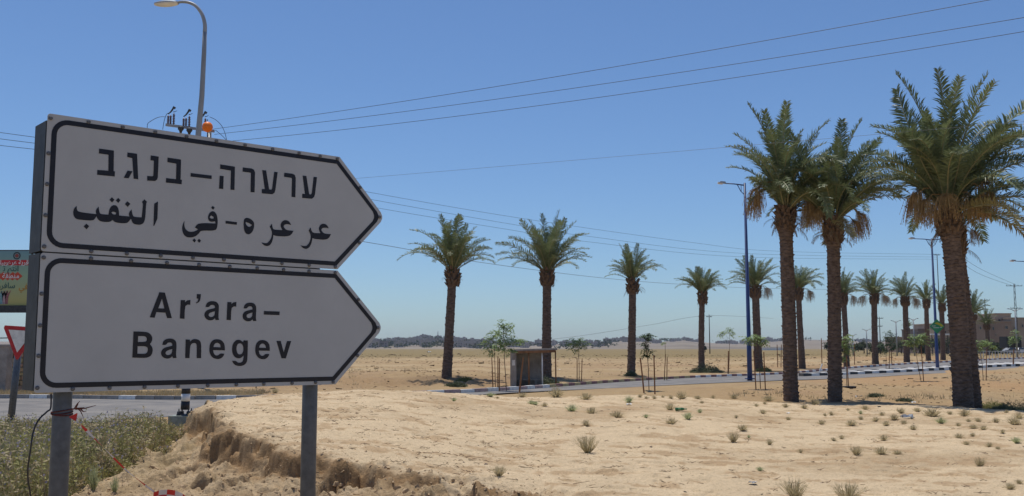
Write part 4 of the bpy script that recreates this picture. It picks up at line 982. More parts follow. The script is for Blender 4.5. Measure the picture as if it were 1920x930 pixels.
wire3([(1000, 640, 230), (1100, 628, 240), (1220, 609, 245), (1325, 592, 250), (1450, 597, 300)], .03, 'very faint wire meeting the small far pole behind the field', 'wire_pale')
def upole(px, py, Y, top, arms, lab, name='utility_pole', lattice=False):
    b = stand(px, py, Y); H = at(px, top, Y).z - b.z; u = empty(name, b, 0, lab, 'utility pole'); s = Y / F
    mb = MB()
    if lattice:
        for sx in (-1, 1): mb.tube([(sx * 3.0 * s, 0, -1), (sx * 1.0 * s, 0, H)], .5 * s, 5)
        for k in range(12): z = H * k / 12; z1 = H * (k + 1) / 12; w0 = (3 - 2 * k / 12) * s; w1 = (3 - 2 * (k + 1) / 12) * s; sg_ = 1 if k % 2 else -1; mb.tube([(-sg_ * w0, 0, z), (sg_ * w1, 0, z1)], .3 * s, 4)
    else: mb.tube([(0, 0, -.5), (0, 0, H)], [1.0 * s, .7 * s], 8)
    mb.build('mast', M['steel_dark'], u, True)
    for ay, aw in arms:
        z = at(px, ay, Y).z - b.z; mb = MB(); mb.box((0, .3 * s, z), (2 * aw * s, .8 * s, .9 * s))
        for k in (-1, -.5, .5, 1): mb.tube([(k * aw * s * .96, 0, z), (k * aw * s * .96, 0, z + 2.2 * s)], .4 * s, 5)
        mb.build('crossarm', M['steel_dark'], u)
upole(560, 703, 52, 326, [(332, 16)], 'grey wire pole standing hidden behind the direction sign, farther one')
upole(480, 729, 38, 346, [], 'grey wire pole standing hidden behind the direction sign, nearer one')
upole(1331, 657, 250, 590, [(594, 5)], 'small far utility pole standing in the field left of the blue lamp')
upole(1651, 655, 200, 594, [(597, 7), (612, 5)], 'far utility pole with two crossarms between the palms beyond the road')
upole(1851, 655, 165, 560, [(563, 9)], 'utility pole with one crossarm rising above the pink building')
upole(1908, 655, 160, 532, [(536, 15), (578, 9)], 'lattice power pylon at the right edge beside the pink building', 'power_pylon', True)
upole(1765, 660, 113, 476, [(478, 6)], 'dark power pole with a small bracket hidden behind the second blue lamp')

# ------------------------------------------------------------------ bus shelter
bs = at(957, 724, 40); bs.z = 1.6 - 40 * (724 - 652) / F + 0.0
sh = empty('bus_shelter', bs, 0, 'old concrete bus shelter with flat roof and thin posts by the roadside', 'bus shelter')
def SP(px, Y=40.0): return at(px, 724, Y).x - bs.x
def SZ(py, Y=40.0, px=960): return at(px, py, Y).z - bs.z
hw = SZ(657)
def wall(name, c, d, m='concrete', **k): mb = MB(); mb.box(c, d, **k); return mb.build(name, M[m], sh)
wall('side_wall', (SP(963), .55, hw / 2 - .1), (.20, 1.1, hw + .2)); mb = MB()
wall('front_wing', (SP(962.5), .0, hw / 2 - .1), (SP(968.5) - SP(957), .10, hw + .2))
wall('back_wall', (SP(993), 1.05, hw / 2 - .1), (SP(1018) - SP(967), .12, hw + .18))
M_ = Matrix.Rotation(-.028, 3, 'Y'); wall('roof', (SP(1005), .45, hw + .03), (SP(1045) - SP(966), 1.7, .08), M=M_)
wall('roof_beam', (SP(1005), -.38, hw - .05), (SP(1040) - SP(968), .06, .10), 'stake', M=M_)
for px, dy, m, r in ((992, -.30, 'stake', .035), (1017, -.30, 'kwhite', .028), (1042, -.30, 'stake', .028)):
    mb = MB(); mb.tube([(SP(px), dy, -.25), (SP(px) - .02, dy, hw)], r, 8); mb.build('roof_post', M[m], sh, True)
wall('bench_seat', (SP(990), .62, .28), (.95, .34, .06)); wall('bench_leg', (SP(975), .62, .1), (.08, .3, .36)); wall('bench_leg', (SP(1005), .62, .1), (.08, .3, .36))
mb = MB(); mb.box((SP(963), -.055, hw * .66), (.12, .008, .22)); mb.build('notice', M['kwhite'], sh)

# ------------------------------------------------------------------ saplings, stakes
def sapling(px0, py0, px1, py1, leafs, lab, Y=None, dark=False, nl=58, r=.016):
    b = ground_at(px0, py0) if Y is None else stand(px0, py0, Y); Yb = b.y; rg = random.Random(int(px0 * 7 + py0))
    t = empty('sapling', b, 0, lab, 'young tree'); top = at(px1, py1, Yb) - b
    mid = top * .5 + Vector((rg.uniform(-.04, .04), 0, 0)); mb = MB(); mb.tube([(0, 0, -.1), mid, top], [r, r * .8, r * .4], 6)
    for cx, cy, rr in leafs:
        c = at(cx, cy, Yb) - b; s0 = mid.lerp(top, rg.uniform(.2, 1)); mb.tube([s0, s0.lerp(c, .5) + Vector((0, 0, .05)), c], [r * .4, r * .3, r * .15], 4, cap=False)
    mb.build('trunk', M['bark_s'], t)
    mb = MB()
    for cx, cy, rr in leafs:
        c = at(cx, cy, Yb) - b; rm = rr / F * Yb
        for k in range(max(4, int(nl * rr / 30))):
            d = Vector((rg.gauss(0, .5), rg.gauss(0, .5), rg.gauss(0, .42))) * rm; a = rg.uniform(0, 6.28)
            out = Vector((math.cos(a), math.sin(a), rg.uniform(-.9, .1))).normalized(); s = rg.uniform(.14, .27) * (Yb / 40) ** .35
            sd_ = out.cross(Vector((0, 0, 1))).normalized()
            p0 = c + d
            for q in range(3):
                o1 = p0 + out * s * q * .42
                for sg_ in (-1, 1):
                    dr = (out * .5 + sd_ * sg_ + Vector((0, 0, -.35))).normalized() * s * .55; w_ = out * s * .17
                    mb.add([o1, o1 + dr * .5 + w_, o1 + dr, o1 + dr * .5 - w_], [(0, 1, 2, 3)])
    o = mb.build('crown', M['leaf_d' if dark else 'leaf_s'], t); return t
def stake(px0, py0, px1, py1, lab, Y=None, r=.022, name='wooden_stake', m='stake'):
    b = ground_at(px0, py0) if Y is None else stand(px0, py0, Y); top = at(px1, py1, b.y) - b
    mb = MB(); mb.tube([Vector((0, 0, -.15)) - top * .02, top * .5, top], [r, r * .97, r * .85], 7); o = mb.build(name, M[m]); o.location = b
    return tag(o, lab, 'stake', 'wooden stakes propping the young trees')
def put(px, py, Yd):   # distance of a base pixel on the far side of the crest
    return Yd
sapling(929, 709, 926, 640, [(915, 640, 12), (926, 630, 14), (938, 645, 13), (922, 655, 10), (934, 622, 8)], 'bushy young tree with pale green leaves left of the bus shelter, the farther one', 41)
sapling(950, 733, 944, 606, [(942, 606, 12), (953, 612, 9), (938, 625, 9), (950, 635, 12), (965, 641, 11), (975, 638, 6), (940, 650, 9), (957, 655, 8)], 'tallest young tree of thin leaves right in front of the bus shelter left wall', 35)
sapling(1086, 706, 1083, 645, [(1070, 642, 9), (1083, 640, 10), (1096, 645, 9), (1078, 650, 8), (1090, 636, 6)], 'small leafy young tree in the field right of the bus shelter', 47)
sapling(1217, 733, 1211, 640, [(1208, 628, 5), (1214, 634, 5), (1209, 645, 7), (1213, 655, 7), (1211, 663, 6), (1215, 626, 5)], 'spindly young tree with dark top leaves between two stakes by the road', 36, True)
sapling(1246, 706, 1248, 643, [(1246, 642, 2)], 'nearly bare young tree stem tied to a short stake across the road', 48, nl=10, r=.012)
sapling(1366, 690, 1368, 625, [(1352, 626, 6), (1360, 622, 6), (1372, 626, 7), (1369, 617, 5)], 'wispy young tree left of the near blue lamp, out in the field', 62)
sapling(1426, 721, 1420, 636, [(1403, 634, 8), (1415, 630, 8), (1428, 634, 8), (1410, 640, 7), (1434, 642, 5)], 'young yellow-green tree just right of the near blue lamp', 37)
sapling(1588, 719, 1582, 645, [(1583, 640, 9), (1588, 650, 9), (1582, 660, 9), (1590, 632, 6), (1584, 670, 6)], 'young tree hugging the right side of the middle tall palm trunk', 40)
sapling(1661, 693, 1663, 640, [(1668, 625, 8), (1663, 635, 6), (1655, 648, 8), (1670, 645, 9), (1660, 655, 7), (1674, 652, 6)], 'dark-leaved young tree in front of the palm with pale strands', 66, True)
sapling(1727, 704, 1716, 645, [(1707, 632, 9), (1720, 634, 11), (1732, 628, 10), (1700, 640, 8), (1735, 640, 8), (1712, 645, 7)], 'leaning young tree with a wide yellow-green crown left of the diamond sign', 47)
sapling(1843, 702, 1838, 655, [(1828, 640, 9), (1840, 645, 10), (1852, 640, 9), (1833, 652, 8), (1860, 650, 8)], 'wide young tree at the right of the largest palm trunk', 48)
sapling(1901, 681, 1899, 645, [(1903, 622, 8), (1897, 632, 8), (1908, 635, 8), (1900, 640, 8)], 'young tree with whitish top leaves near the right edge, across the road', 74)
for k, a in enumerate([(924.5, 711, 922, 670, 40.5, 'short dark stake left of the two young trees by the shelter'), (933.5, 710, 933.5, 668, 40.5, 'thin stake just right of the farther young tree by the shelter'), (936, 733, 936.5, 672, 34.5, 'nearer stake left of the tallest young tree by the shelter'), (973, 736, 981, 670, 33.5, 'thick tilted stake in front of the shelter opening', .03),
      (1082, 706, 1082, 672, 46.5, 'left stake of the small tree right of the shelter'), (1090, 706, 1091.5, 672, 46.5, 'right stake of the small tree right of the shelter'),
      (1208, 736, 1200.5, 671, 34.5, 'tilted stake left of the spindly young tree by the road', .028), (1228, 738, 1226, 666, 34, 'upright stake right of the spindly young tree by the road', .026),
      (1245, 707, 1248, 664, 47.5, 'left dark stake of the short pair across the road'), (1250, 707, 1251, 669, 48, 'right stake of the short pair across the road'), (1365, 691, 1366, 658, 61.5, 'thick single stake in the field left of the near blue lamp', .045),
      (1417.5, 723, 1413, 658, 36.5, 'stake left of the young tree beside the near blue lamp'), (1435, 723, 1432, 660, 36.5, 'stake right of the young tree beside the near blue lamp'),
      (1458, 680, 1457, 646, 75, 'left far stake just left of the first tall palm trunk'), (1464, 680, 1465, 646, 75, 'right far stake just left of the first tall palm trunk'),
      (1498, 698, 1496.5, 630, 56, 'dark thin stake between the first and middle tall palms'), (1541, 677, 1540, 634, 78, 'short far stake left of the middle tall palm trunk'),
      (1591, 719, 1587, 668, 39.5, 'stake at the right side of the middle tall palm base'), (1667, 694, 1668, 657, 65.5, 'stake right of the dark-leaved young tree'), (1731.5, 705, 1727, 649, 46.5, 'thin stake right of the leaning young tree'),
      (1833, 701, 1831, 658, 47.5, 'left stake beside the largest palm trunk at right'), (1848, 700, 1850, 655, 47.5, 'right stake beside the largest palm trunk at right'), (1899, 681, 1901, 655, 73.5, 'thick stake of the young tree near the right edge', .05), (1602, 673, 1602, 645, 82, 'far stake left of the palm with pale strands'), (1672, 675, 1671, 655, 82, 'far stake right of the palm with pale strands')]):
    stake(*a[:4], a[5], a[4], a[6] if len(a) > 6 else .022 * max(1, a[4] / 50))
stake(1534, 697, 1542, 682, 'short white stick leaning in the soil behind the road between tall palms', 60, .035, 'white_stick', 'white')['group'] = ''
del bpy.data.objects['white_stick']['group']
mb = MB(); mb.box((0, 0, .05), (.42, .3, .10), top=1.15); o = mb.build('plant_tray', M['dark']); o.location = stand(1592, 720, 39.6); tag(o, 'dark shallow planting tray at the foot of the stake by the middle palm', 'tray')

# ------------------------------------------------------------------ buildings at right
def building(px0, px1, top, py, Y, depth, lab, m, wins=(), m2=None, parapets=True, name='building'):
    x0, x1 = at(px0, py, Y).x, at(px1, py, Y).x; zb = -1.0; zt = at(px0, top, Y).z; cx = (x0 + x1) / 2
    b = empty(name, (cx, Y + depth / 2, zb), 0, lab, 'building'); w_ = x1 - x0; h = zt - zb
    mb = MB(); mb.box((0, 0, h / 2), (w_, depth, h)); mb.build('wall', M[m], b)
    if parapets:
        mb = MB(); mb.box((0, 0, h + .12), (w_ + .3, depth + .3, .24)); mb.build('roof', M[m2 or m], b)
    for a0, a1, b0, b1 in wins:
        X0, X1 = at(a0, b0, Y).x - cx, at(a1, b0, Y).x - cx; Z0, Z1 = at(a0, b1, Y).z - zb, at(a0, b0, Y).z - zb
        f = empty('window', (0, 0, 0)); f.parent = b
        bpy.data.objects.remove(f)
        mb = MB(); t = .12
        for c, d in (((X0 + X1) / 2, 'h0'), ((X0 + X1) / 2, 'h1')): pass
        mb.box(((X0 + X1) / 2, -depth / 2 - .03, Z0), (X1 - X0 + 2 * t, .14, t)); mb.box(((X0 + X1) / 2, -depth / 2 - .03, Z1), (X1 - X0 + 2 * t, .14, t)); mb.box((X0, -depth / 2 - .03, (Z0 + Z1) / 2), (t, .12, Z1 - Z0 - t)); mb.box((X1, -depth / 2 - .03, (Z0 + Z1) / 2), (t, .12, Z1 - Z0 - t))
        w = mb.build('window', M['bldg2'], b); mb = MB(); mb.box(((X0 + X1) / 2, -depth / 2 - .012, (Z0 + Z1) / 2), (X1 - X0 - t, .02, Z1 - Z0 - t)); mb.build('pane', M['glassd'], w)
    return b
building(1858, 1897, 604, 640, 230, 14, 'wide pinkish building beyond the road at right, lower storeys', 'bldg', [(1860, 1864, 613, 619), (1884, 1890, 611, 617), (1866, 1868, 625, 631)])
building(1868, 1898, 589, 640, 236, 12, 'upper floor block of the pinkish building with two round-topped windows', 'bldg2', [(1871, 1876, 598, 604), (1888, 1893, 598, 604)])
building(1828, 1858, 601, 640, 226, 12, 'tan building wing left of the pinkish one behind the small palm', 'bldg', [(1836, 1840, 612, 618)])
building(1898, 1930, 597, 640, 232, 12, 'pink building at the right frame edge behind the pylon', 'bldg2', [(1901, 1904, 613, 618), (1915, 1919, 608, 614)])
building(1752, 1790, 608, 640, 235, 12, 'tan building half hidden behind the largest palm trunk', 'bldg2', [(1770, 1774, 620, 626)])
building(1722, 1746, 618, 640, 240, 10, 'low brown building left of the diamond sign', 'house2', [(1730, 1734, 624, 629)])
building(1683, 1702, 633, 645, 300, 10, 'small low red-brown building behind the row of palms', 'bldg', [])
# canopy, container, cars, railing
c = at(1762, 627, 200); ca = empty('canopy', (c.x, c.y, -.5), 0, 'flat white canopy roof behind the green diamond sign', 'canopy'); H = c.z + .5
mb = MB(); mb.box((0, 0, H), (5.2, 4, .30)); mb.build('roof', M['white'], ca)
for sx in (-1, 1):
    for sy in (-1, 1): mb = MB(); mb.tube([(sx * 2.4, sy * 1.8, 0), (sx * 2.4, sy * 1.8, H - .1)], .09, 6); mb.build('post', M['steel_dark'], ca)
c = at(1895, 652, 150); ct = empty('shipping_container', (c.x, c.y, c.z), .2, 'dark container behind the young tree near the right edge', 'container')
mb = MB(); mb.box((0, 0, .85), (2.6, 1.6, 1.7)); mb.build('body', M['steel_dark'], ct)
mb = MB()
for k in range(12): mb.box((-1.2 + k * .218, -.82, .85), (.09, .05, 1.6))
mb.build('ribs', M['steel_dark'], ct); ct.children[1]['kind'] = 'stuff'
def car(px, py, Y, rz, lab, m):
    b = stand(px, py, Y); c = empty('parked_car', b, rz, lab, 'car', None)
    prof = [(-1.85, .25), (-1.9, .55), (-1.75, .78), (-1.0, .88), (-.45, 1.3), (.75, 1.34), (1.4, .92), (1.85, .82), (1.92, .5), (1.85, .25)]
    mb = MB(); n = len(prof); mb.add([(x, -.78 if z < .9 else -.62, z) for x, z in prof] + [(x, .78 if z < .9 else .62, z) for x, z in prof], [tuple(range(n))[::-1], tuple(range(n, 2 * n))] + [(i, (i + 1) % n, n + (i + 1) % n, n + i) for i in range(n)]); mb.build('body', m, c)
    mb = MB(); 
    mb.add([(-.92, -.765, .9), (-.42, -.66, 1.25), (.72, -.66, 1.28), (1.28, -.76, .93)], [(0, 1, 2, 3)][::-1]); mb.build('side_window', M['glassd'], c)
    for x in (-1.2, 1.2):
        for s in (-1, 1): mb = MB(); mb.tube([(x, s * .68, .3), (x, s * .82, .3)], .3, 14); w = mb.build('wheel', M['blackp'], c); mb = MB(); mb.tube([(x, s * .80, .3), (x, s * .835, .3)], .17, 10); mb.build('rim', M['pole_grey'], w)
car(1909, 652, 215, .5, 'white parked car at the far right edge beyond the road', M['white'])
car(1893, 653, 205, .2, 'silver parked car behind the young tree near the right edge', M['pole_grey'])
rl = stand(1880, 660, 118); rail = empty('metal_fence', rl, .1, 'pale railing fence of thin posts in front of the pink building', 'fence')
for k in range(22): mb = MB(); mb.tube([(-4.0 + k * .38, 0, -.1), (-4.0 + k * .38, 0, .95)], .035, 5); mb.build('picket', M['white'], rail)
mb = MB(); mb.box((0, 0, .92), (8.2, .05, .06)); mb.build('rail', M['white'], rail)

# ------------------------------------------------------------------ things at the far left
wl_p = at(30, 735, 36); gz = float(hz(wl_p.x, wl_p.y))
wallE = empty('stone_wall', (wl_p.x, 36.6, gz), 0, 'low wall of tan rubble stone across the road at far left', 'stone wall')
Hh = at(30, 652, 36).z - gz
mb = MB(); mb.box((0.2, 0, Hh / 2 - .1), (3.6, .30, Hh + .2)); mb.build('wall_core', M['mortar'], wallE)
st_protos = []
for k in range(5):
    mb = MB(); rg = random.Random(k); mb.box((0, 0, 0), (1, .10, 1)); mb.v = [(x * (1 + rg.uniform(-.14, .05)), y + rg.uniform(-.025, .01), z * (1 + rg.uniform(-.16, .05))) for x, y, z in mb.v]
    o = mb.build('stone', [mat('rubble_stone', (.40 + .05 * rg.uniform(-1, 1), .29 + .04 * rg.uniform(-1, 1), .18), .95, .3, 3, .01, 15)]); st_protos.append(o.data); bpy.data.objects.remove(o)
z = 0; rr_ = random.Random(5)
while z < Hh - .05:
    h = rr_.uniform(.14, .24); x = -1.55 + rr_.uniform(0, .1)
    while x < 1.95:
        w_ = rr_.uniform(.2, .42); inst(rr_.choice(st_protos), 'stone', wallE, Matrix.Translation((x + w_ / 2, -.175, z + h / 2)) @ Matrix.Diagonal((w_ - .03, 1, h - .03, 1))); x += w_
    z += h
mb = MB(); mb.box((.2, 0, Hh + .03), (3.7, .36, .09)); mb.build('coping', M['mortar'], wallE)
gp = at(4, 735, 35.2); g2 = empty('gate_pillar', (gp.x, gp.y, gz), 0, 'grey plastered gate pillar with a dark poster at the left frame edge', 'pillar'); Hp = at(4, 650, 35.2).z - gz
mb = MB(); mb.box((0, 0, Hp / 2 - .1), (.42, .4, Hp + .2)); mb.build('pillar', M['concrete'], g2)
mb = MB(); mb.box((0, 0, Hp + .04), (.5, .48, .08)); mb.build('cap', M['concrete'], g2)
mb = MB(); mb.box((-.14, -.206, Hp * .66), (.16, .012, .75)); mb.build('poster', mat('dark_purple_poster', (.06, .03, .06), .5, .6, 4), g2)
# billboard
bbp = at(-30, 586, 37.5); bb = empty('billboard', (bbp.x, 37.5, gz), 0, 'green and yellow poster billboard in a dark frame at the left edge, Arabic lettering', 'billboard')
def BX(px): return at(px, 520, 37.4).x - bbp.x
def BZ(py): return at(20, py, 37.4).z - gz
xl, xr = BX(-110), BX(56)
mb = MB(); mb.box(((xl + xr) / 2, .05, (BZ(586) + BZ(468)) / 2), (xr - xl, .08, BZ(468) - BZ(586))); mb.build('back_panel', M['steel_dark'], bb)
def bprint(x0, x1, y0, y1, m, name, dy): mb = MB(); mb.add([(BX(x0), dy, BZ(y1)), (BX(x1), dy, BZ(y1)), (BX(x1), dy, BZ(y0)), (BX(x0), dy, BZ(y0))], [(0, 1, 2, 3)]); return mb.build(name, m, bb)
pm = bpy.data.materials.new('poster_print'); pm.use_nodes = True; n_ = pm.node_tree; tc = n_.nodes.new('ShaderNodeTexCoord'); sp_ = n_.nodes.new('ShaderNodeSeparateXYZ'); mr = n_.nodes.new('ShaderNodeMapRange'); crr = n_.nodes.new('ShaderNodeValToRGB')
n_.links.new(tc.outputs['Object'], sp_.inputs[0]); n_.links.new(sp_.outputs[2], mr.inputs[0]); mr.inputs[1].default_value = BZ(573); mr.inputs[2].default_value = BZ(470); n_.links.new(mr.outputs[0], crr.inputs[0]); n_.links.new(crr.outputs[0], n_.nodes['Principled BSDF'].inputs['Base Color'])
crr.color_ramp.elements[0].color = (.50, .42, .12, 1); crr.color_ramp.elements[1].color = (.16, .30, .33, 1); e_ = crr.color_ramp.elements.new(.55); e_.color = (.30, .42, .26, 1)
bprint(-108, 54, 470, 573, pm, 'poster', .005)
bprint(-108, 54, 487, 497, M['red'], 'red_band', .002)
mb = MB(); mb.box(((xl + xr) / 2, -.03, BZ(579)), (xr - xl + .1, .16, BZ(573) - BZ(586))); mb.build('bottom_beam', M['steel_dark'], bb)
for x in (xl + .3, BX(52)): mb = MB(); mb.tube([(x, .14, -.4), (x, .14, BZ(470))], .06, 8); mb.build('leg', M['steel_dark'], bb)
# diamonds and emblem
mb = MB()
for k in range(5):
    cx = BX(30 - k * 9); cz = BZ(517.5); a = .20; dy = .002 - .0004 * (k % 2); mb.add([(cx - a, dy, cz), (cx, dy, cz - a * .85), (cx + a, dy, cz), (cx, dy, cz + a * .85)], [(0, 1, 2, 3)])
tag(mb.build('red_diamonds', mat('orange_red_print', (.55, .08, .04), .5, .1, 3), bb), kind='stuff')
mb = MB(); c = (BX(27), BZ(479)); n = 20
for rI, rO, m in ((.10, .145, 0), (0.0, .075, 1)):
    mb.add([(c[0] + r_ * math.cos(k * 2 * math.pi / n), .002, c[1] + r_ * math.sin(k * 2 * math.pi / n)) for r_ in (rO, max(rI, .002)) for k in range(n)], [(k, (k + 1) % n, n + (k + 1) % n, n + k) for k in range(n)], m)
mb.build('emblem', [M['dark'], mat('emblem_red', (.25, .06, .05), .5, .3, 8)], bb)
def text_at(s, px, py, h, m, name, parent=bb, bold=.004):
    cu = bpy.data.curves.new(name, 'FONT'); cu.body = s; cu.size = h; cu.offset = bold; cu.align_x = 'RIGHT'; cu.resolution_u = 2
    o = bpy.data.objects.new(name, cu); sc.collection.objects.link(o); bpy.context.view_layer.update()
    me = bpy.data.meshes.new_from_object(o.evaluated_get(bpy.context.evaluated_depsgraph_get())); bpy.data.objects.remove(o)
    if len(me.vertices) == 0: return None
    me.materials.clear(); me.materials.append(m); q = bpy.data.objects.new(name, me); lk(q, parent); q.rotation_euler = (R(90), 0, 0); q.location = (BX(px), -.004, BZ(py)); return q
# presentation forms, written left to right as they stand
text_at('\ufeda\ufef4\ufe91\ufeae\ufec9\ufeae\ufecb \ufe94\ufef3\ufeae\ufed7', 50, 495.5, .24, M['white'], 'white_lettering')
text_at('\ufe97 \ufee2\ufe98\ufee7\u0627', 32, 508, .30, mat('dark_green_print', (.03, .10, .09), .5, .2, 5), 'dark_lettering')
text_at('\ufe94\ufed8\ufec4\ufee8\ufee3', 34, 521, .26, M['white'], 'white_lettering')
text_at('\ufeed\ufeae\ufed3\u0627\ufeb3', 27, 540, .30, bpy.data.materials['dark_green_print'], 'dark_lettering')
text_at('\ufef2\ufed3', 51, 542, .30, mat('ochre_print', (.50, .22, .02), .5, .2, 5), 'ochre_lettering')
for cx, colr in ((7, (.45, .30, .30)), (12, (.30, .12, .12)), (2, (.2, .35, .35))):
    mb = MB(); x = BX(cx)
    mb.add([(x - .05, .001, BZ(570)), (x + .05, .001, BZ(570)), (x + .07, .001, BZ(556)), (x + .16, .001, BZ(543)), (x + .03, .001, BZ(550)), (x + .03, .001, BZ(545)), (x - .03, .001, BZ(545)), (x - .03, .001, BZ(550)), (x - .14, .001, BZ(544)), (x - .07, .001, BZ(556))], [tuple(range(10))])
    mb.build('printed_figure', mat('figure_print', colr, .5, .4, 12), bb)
wire(at(-200, 634, 36.5), at(80, 632, 36.5), .03, 'power_line', 'short black cable above the wall left of the yield sign', .02)

# yield sign
yb = at(20, 792, 22); yb.z = float(hz(yb.x, yb.y))
ys = empty('yield_sign', yb, 0, 'red-bordered white triangular yield sign on a leaning grey post at far left', 'road sign')
Yp = at(33, 672, 22) - yb
mb = MB(); top = at(38, 625, 22) - yb; d = (top).normalized(); mb.tube([d * -.3, top], .075, 12); mb.build('post', M['alu'], ys, True)
def YS(px, py, dy=0): return at(px, py, 21.9 + dy) - yb
def tri(pts, dy, th, m, name):
    mb = MB(); a = [YS(*p, dy) for p in pts]; b = [p + Vector((0, th, 0)) for p in a]; n = len(a)
    mb.add(a + b, [tuple(range(n)), tuple(range(n, 2 * n))[::-1]] + [(i, n + i, n + (i + 1) % n, (i + 1) % n) for i in range(n)]); return mb.build(name, M[m], ys)
tri([(9, 610), (70, 614), (72, 619), (33, 674), (30, 674), (7, 615)], 0, .02, 'red', 'red_border'); tri([(16, 618), (63, 621), (32, 661)], -.02, .004, 'kwhite', 'white_face')

# ------------------------------------------------------------------ scrub tufts
def tuft_mesh(seed, n, spread, m, fine=1.0, curl=.25):
    rg = random.Random(seed); mb = MB()
    for i in range(n):
        a = rg.uniform(0, 6.283); e = R(rg.uniform(90 - spread, 92)); L_ = rg.uniform(.6, 1.0) * (.75 + .25 * math.sin(e)); d = Vector((math.cos(a) * math.cos(e), math.sin(a) * math.cos(e), math.sin(e)))
        p0 = Vector((math.cos(a), math.sin(a), 0)) * rg.uniform(0, .14); p1 = p0 + d * L_ * .5 + Vector((rg.uniform(-.04, .04), rg.uniform(-.04, .04), 0)); p2 = p1 + (d + Vector((rg.uniform(-curl, curl), rg.uniform(-curl, curl), rg.uniform(-.1, .25)))).normalized() * L_ * .5
        r = .021 * fine; sv = Vector((rg.uniform(-1, 1), rg.uniform(-1, 1), 0)).normalized() * r; g0 = p0 - Vector((0, 0, .03)); mb.add([g0 - sv, g0 + sv, p1 + sv * .9, p1 - sv * .9, p2], [(0, 1, 2, 3), (3, 2, 4)])
        for k in range(3):
            t = rg.uniform(.3, 1); b = p1.lerp(p2, t) if rg.random() < .7 else p0.lerp(p1, t); dd = (d + Vector((rg.uniform(-.9, .9), rg.uniform(-.9, .9), rg.uniform(0, .6)))).normalized() * rg.uniform(.08, .2); s_ = dd.orthogonal().normalized() * .012 * fine
            mb.add([b - s_, b + s_, b + dd], [(0, 1, 2)])
    o = mb.build('scrub_tuft', m); me = o.data; bpy.data.objects.remove(o); return me
TUF = [tuft_mesh(k, 80 + 14 * k, 66 + 4 * k, M['scrub'], 1.2) for k in range(4)]
TUG = [tuft_mesh(20 + k, 110, 58, M['scrub_g'], 1.1) for k in range(3)]
TUB = [tuft_mesh(40 + k, 110, 48, M['scrub'], .75, .35) for k in range(2)]
SH = [(1004,758,16,1),(1021,761,16,0),(1073,770,30,1,'bushy pale green scrub tuft left of centre on the sand crest'),(1043,744,35,0),(1098,748,28,0),(1110,774,26,0),(1099,797,22,0,'small brown tuft midway between the green tuft and the big twiggy one'),(1157,782,30,0,'low brown scrub tuft below and right of the pale green one'),(1179,754,22,1,'pale green tuft at the crest right of the shelter'),(1211,782,13,1,'thin pale sprig alone left of the green bottle'),
 (1101,848,44,2,'largest twiggy dry bush standing alone in the middle of the sand'),(1256,768,24,0,'brown tuft touching the left end of the green bottle'),(1290,785,24,1,'green tuft just right below the green bottle'),(1312,773,12,1),(1259,794,27,0,'flat brown tuft below the green bottle'),(1200,744,10,0),(1212,746,10,0),(1227,747,11,0),(1243,744,10,0),(1258,746,11,0),(1278,747,24,0),(1308,747,16,0),(1316,755,12,0),(1337,746,11,0),(1376,746,16,0),(1418,761,12,0),(1434,757,10,0),(1441,751,24,0),(1430,774,17,0),(1380,782,10,0),
 (1392,806,27,0,'rounded olive tuft right of centre, just above the twiggy spread one'),(1375,828,24,2,'spread twiggy tuft just below the rounded olive one'),(1404,820,9,1),(1443,833,16,2),(1473,763,16,0),(1478,786,13,0),(1425,882,16,1,'faint thin green sprig low on the sand right of the rill'),(1490,934,52,2,'big dry bush cut by the bottom frame edge, the left one'),(1590,940,54,2,'big dry bush cut by the bottom frame edge, the right one'),
 (1508,765,16,0),(1528,758,24,0),(1540,794,17,0),(1547,779,9,0),(1559,778,12,0),(1590,769,9,0),(1614,775,11,1),(1622,767,16,0),(1597,797,24,0),(1614,786,12,0),(1563,826,16,0),(1578,822,17,0),(1657,825,22,0,'single tuft right of centre above the pair of olive tufts'),(1606,852,24,2,'twiggy tuft left of the touching pair of olive tufts'),(1653,851,28,0,'left tuft of the touching olive pair low at right'),(1683,851,22,0,'right tuft of the touching olive pair low at right'),(1501,848,13,2),
 (1654,778,16,0),(1642,789,20,0),(1661,797,18,0),(1689,774,22,0),(1677,786,20,0),(1695,794,15,0),(1712,805,19,0),(1720,771,20,0),(1748,780,36,0,'widest dark olive tuft below the space between the tall palms'),(1765,793,26,1,'bright green low tuft near the foot of the largest palm'),(1781,776,14,0),(1809,779,24,0),(1797,798,12,0),(1816,790,13,0),(1834,790,15,0),(1825,802,18,0),(1844,805,18,0),(1798,821,20,0),(1812,833,15,0),(1824,817,12,0),(1855,837,18,0),(1871,841,12,0),
 (1837,873,24,2,'twiggy tuft standing alone low at right below the largest palm'),(1868,791,16,0),(1880,812,13,0),(1902,795,30,0),(1910,784,24,0),(1906,830,22,1,'pale green tuft near the right frame edge at mid sand'),(1895,917,22,0,'olive tuft in the bottom right corner'),(1911,906,16,0),(1887,773,12,0),(851,751,14,1,'small grey-green tuft on the crest just right of the sign'),(920,743,18,1,'pale green tuft at the crest left of the shelter'),(933,746,8,0),(936,892,28,2,'lone twiggy tuft above the broken bank left of centre'),(516,736,16,0,'small tuft under the sign board left of its right post'),(979,744,20,0),(997,757,17,1)]
rs = random.Random(77)
plain = []
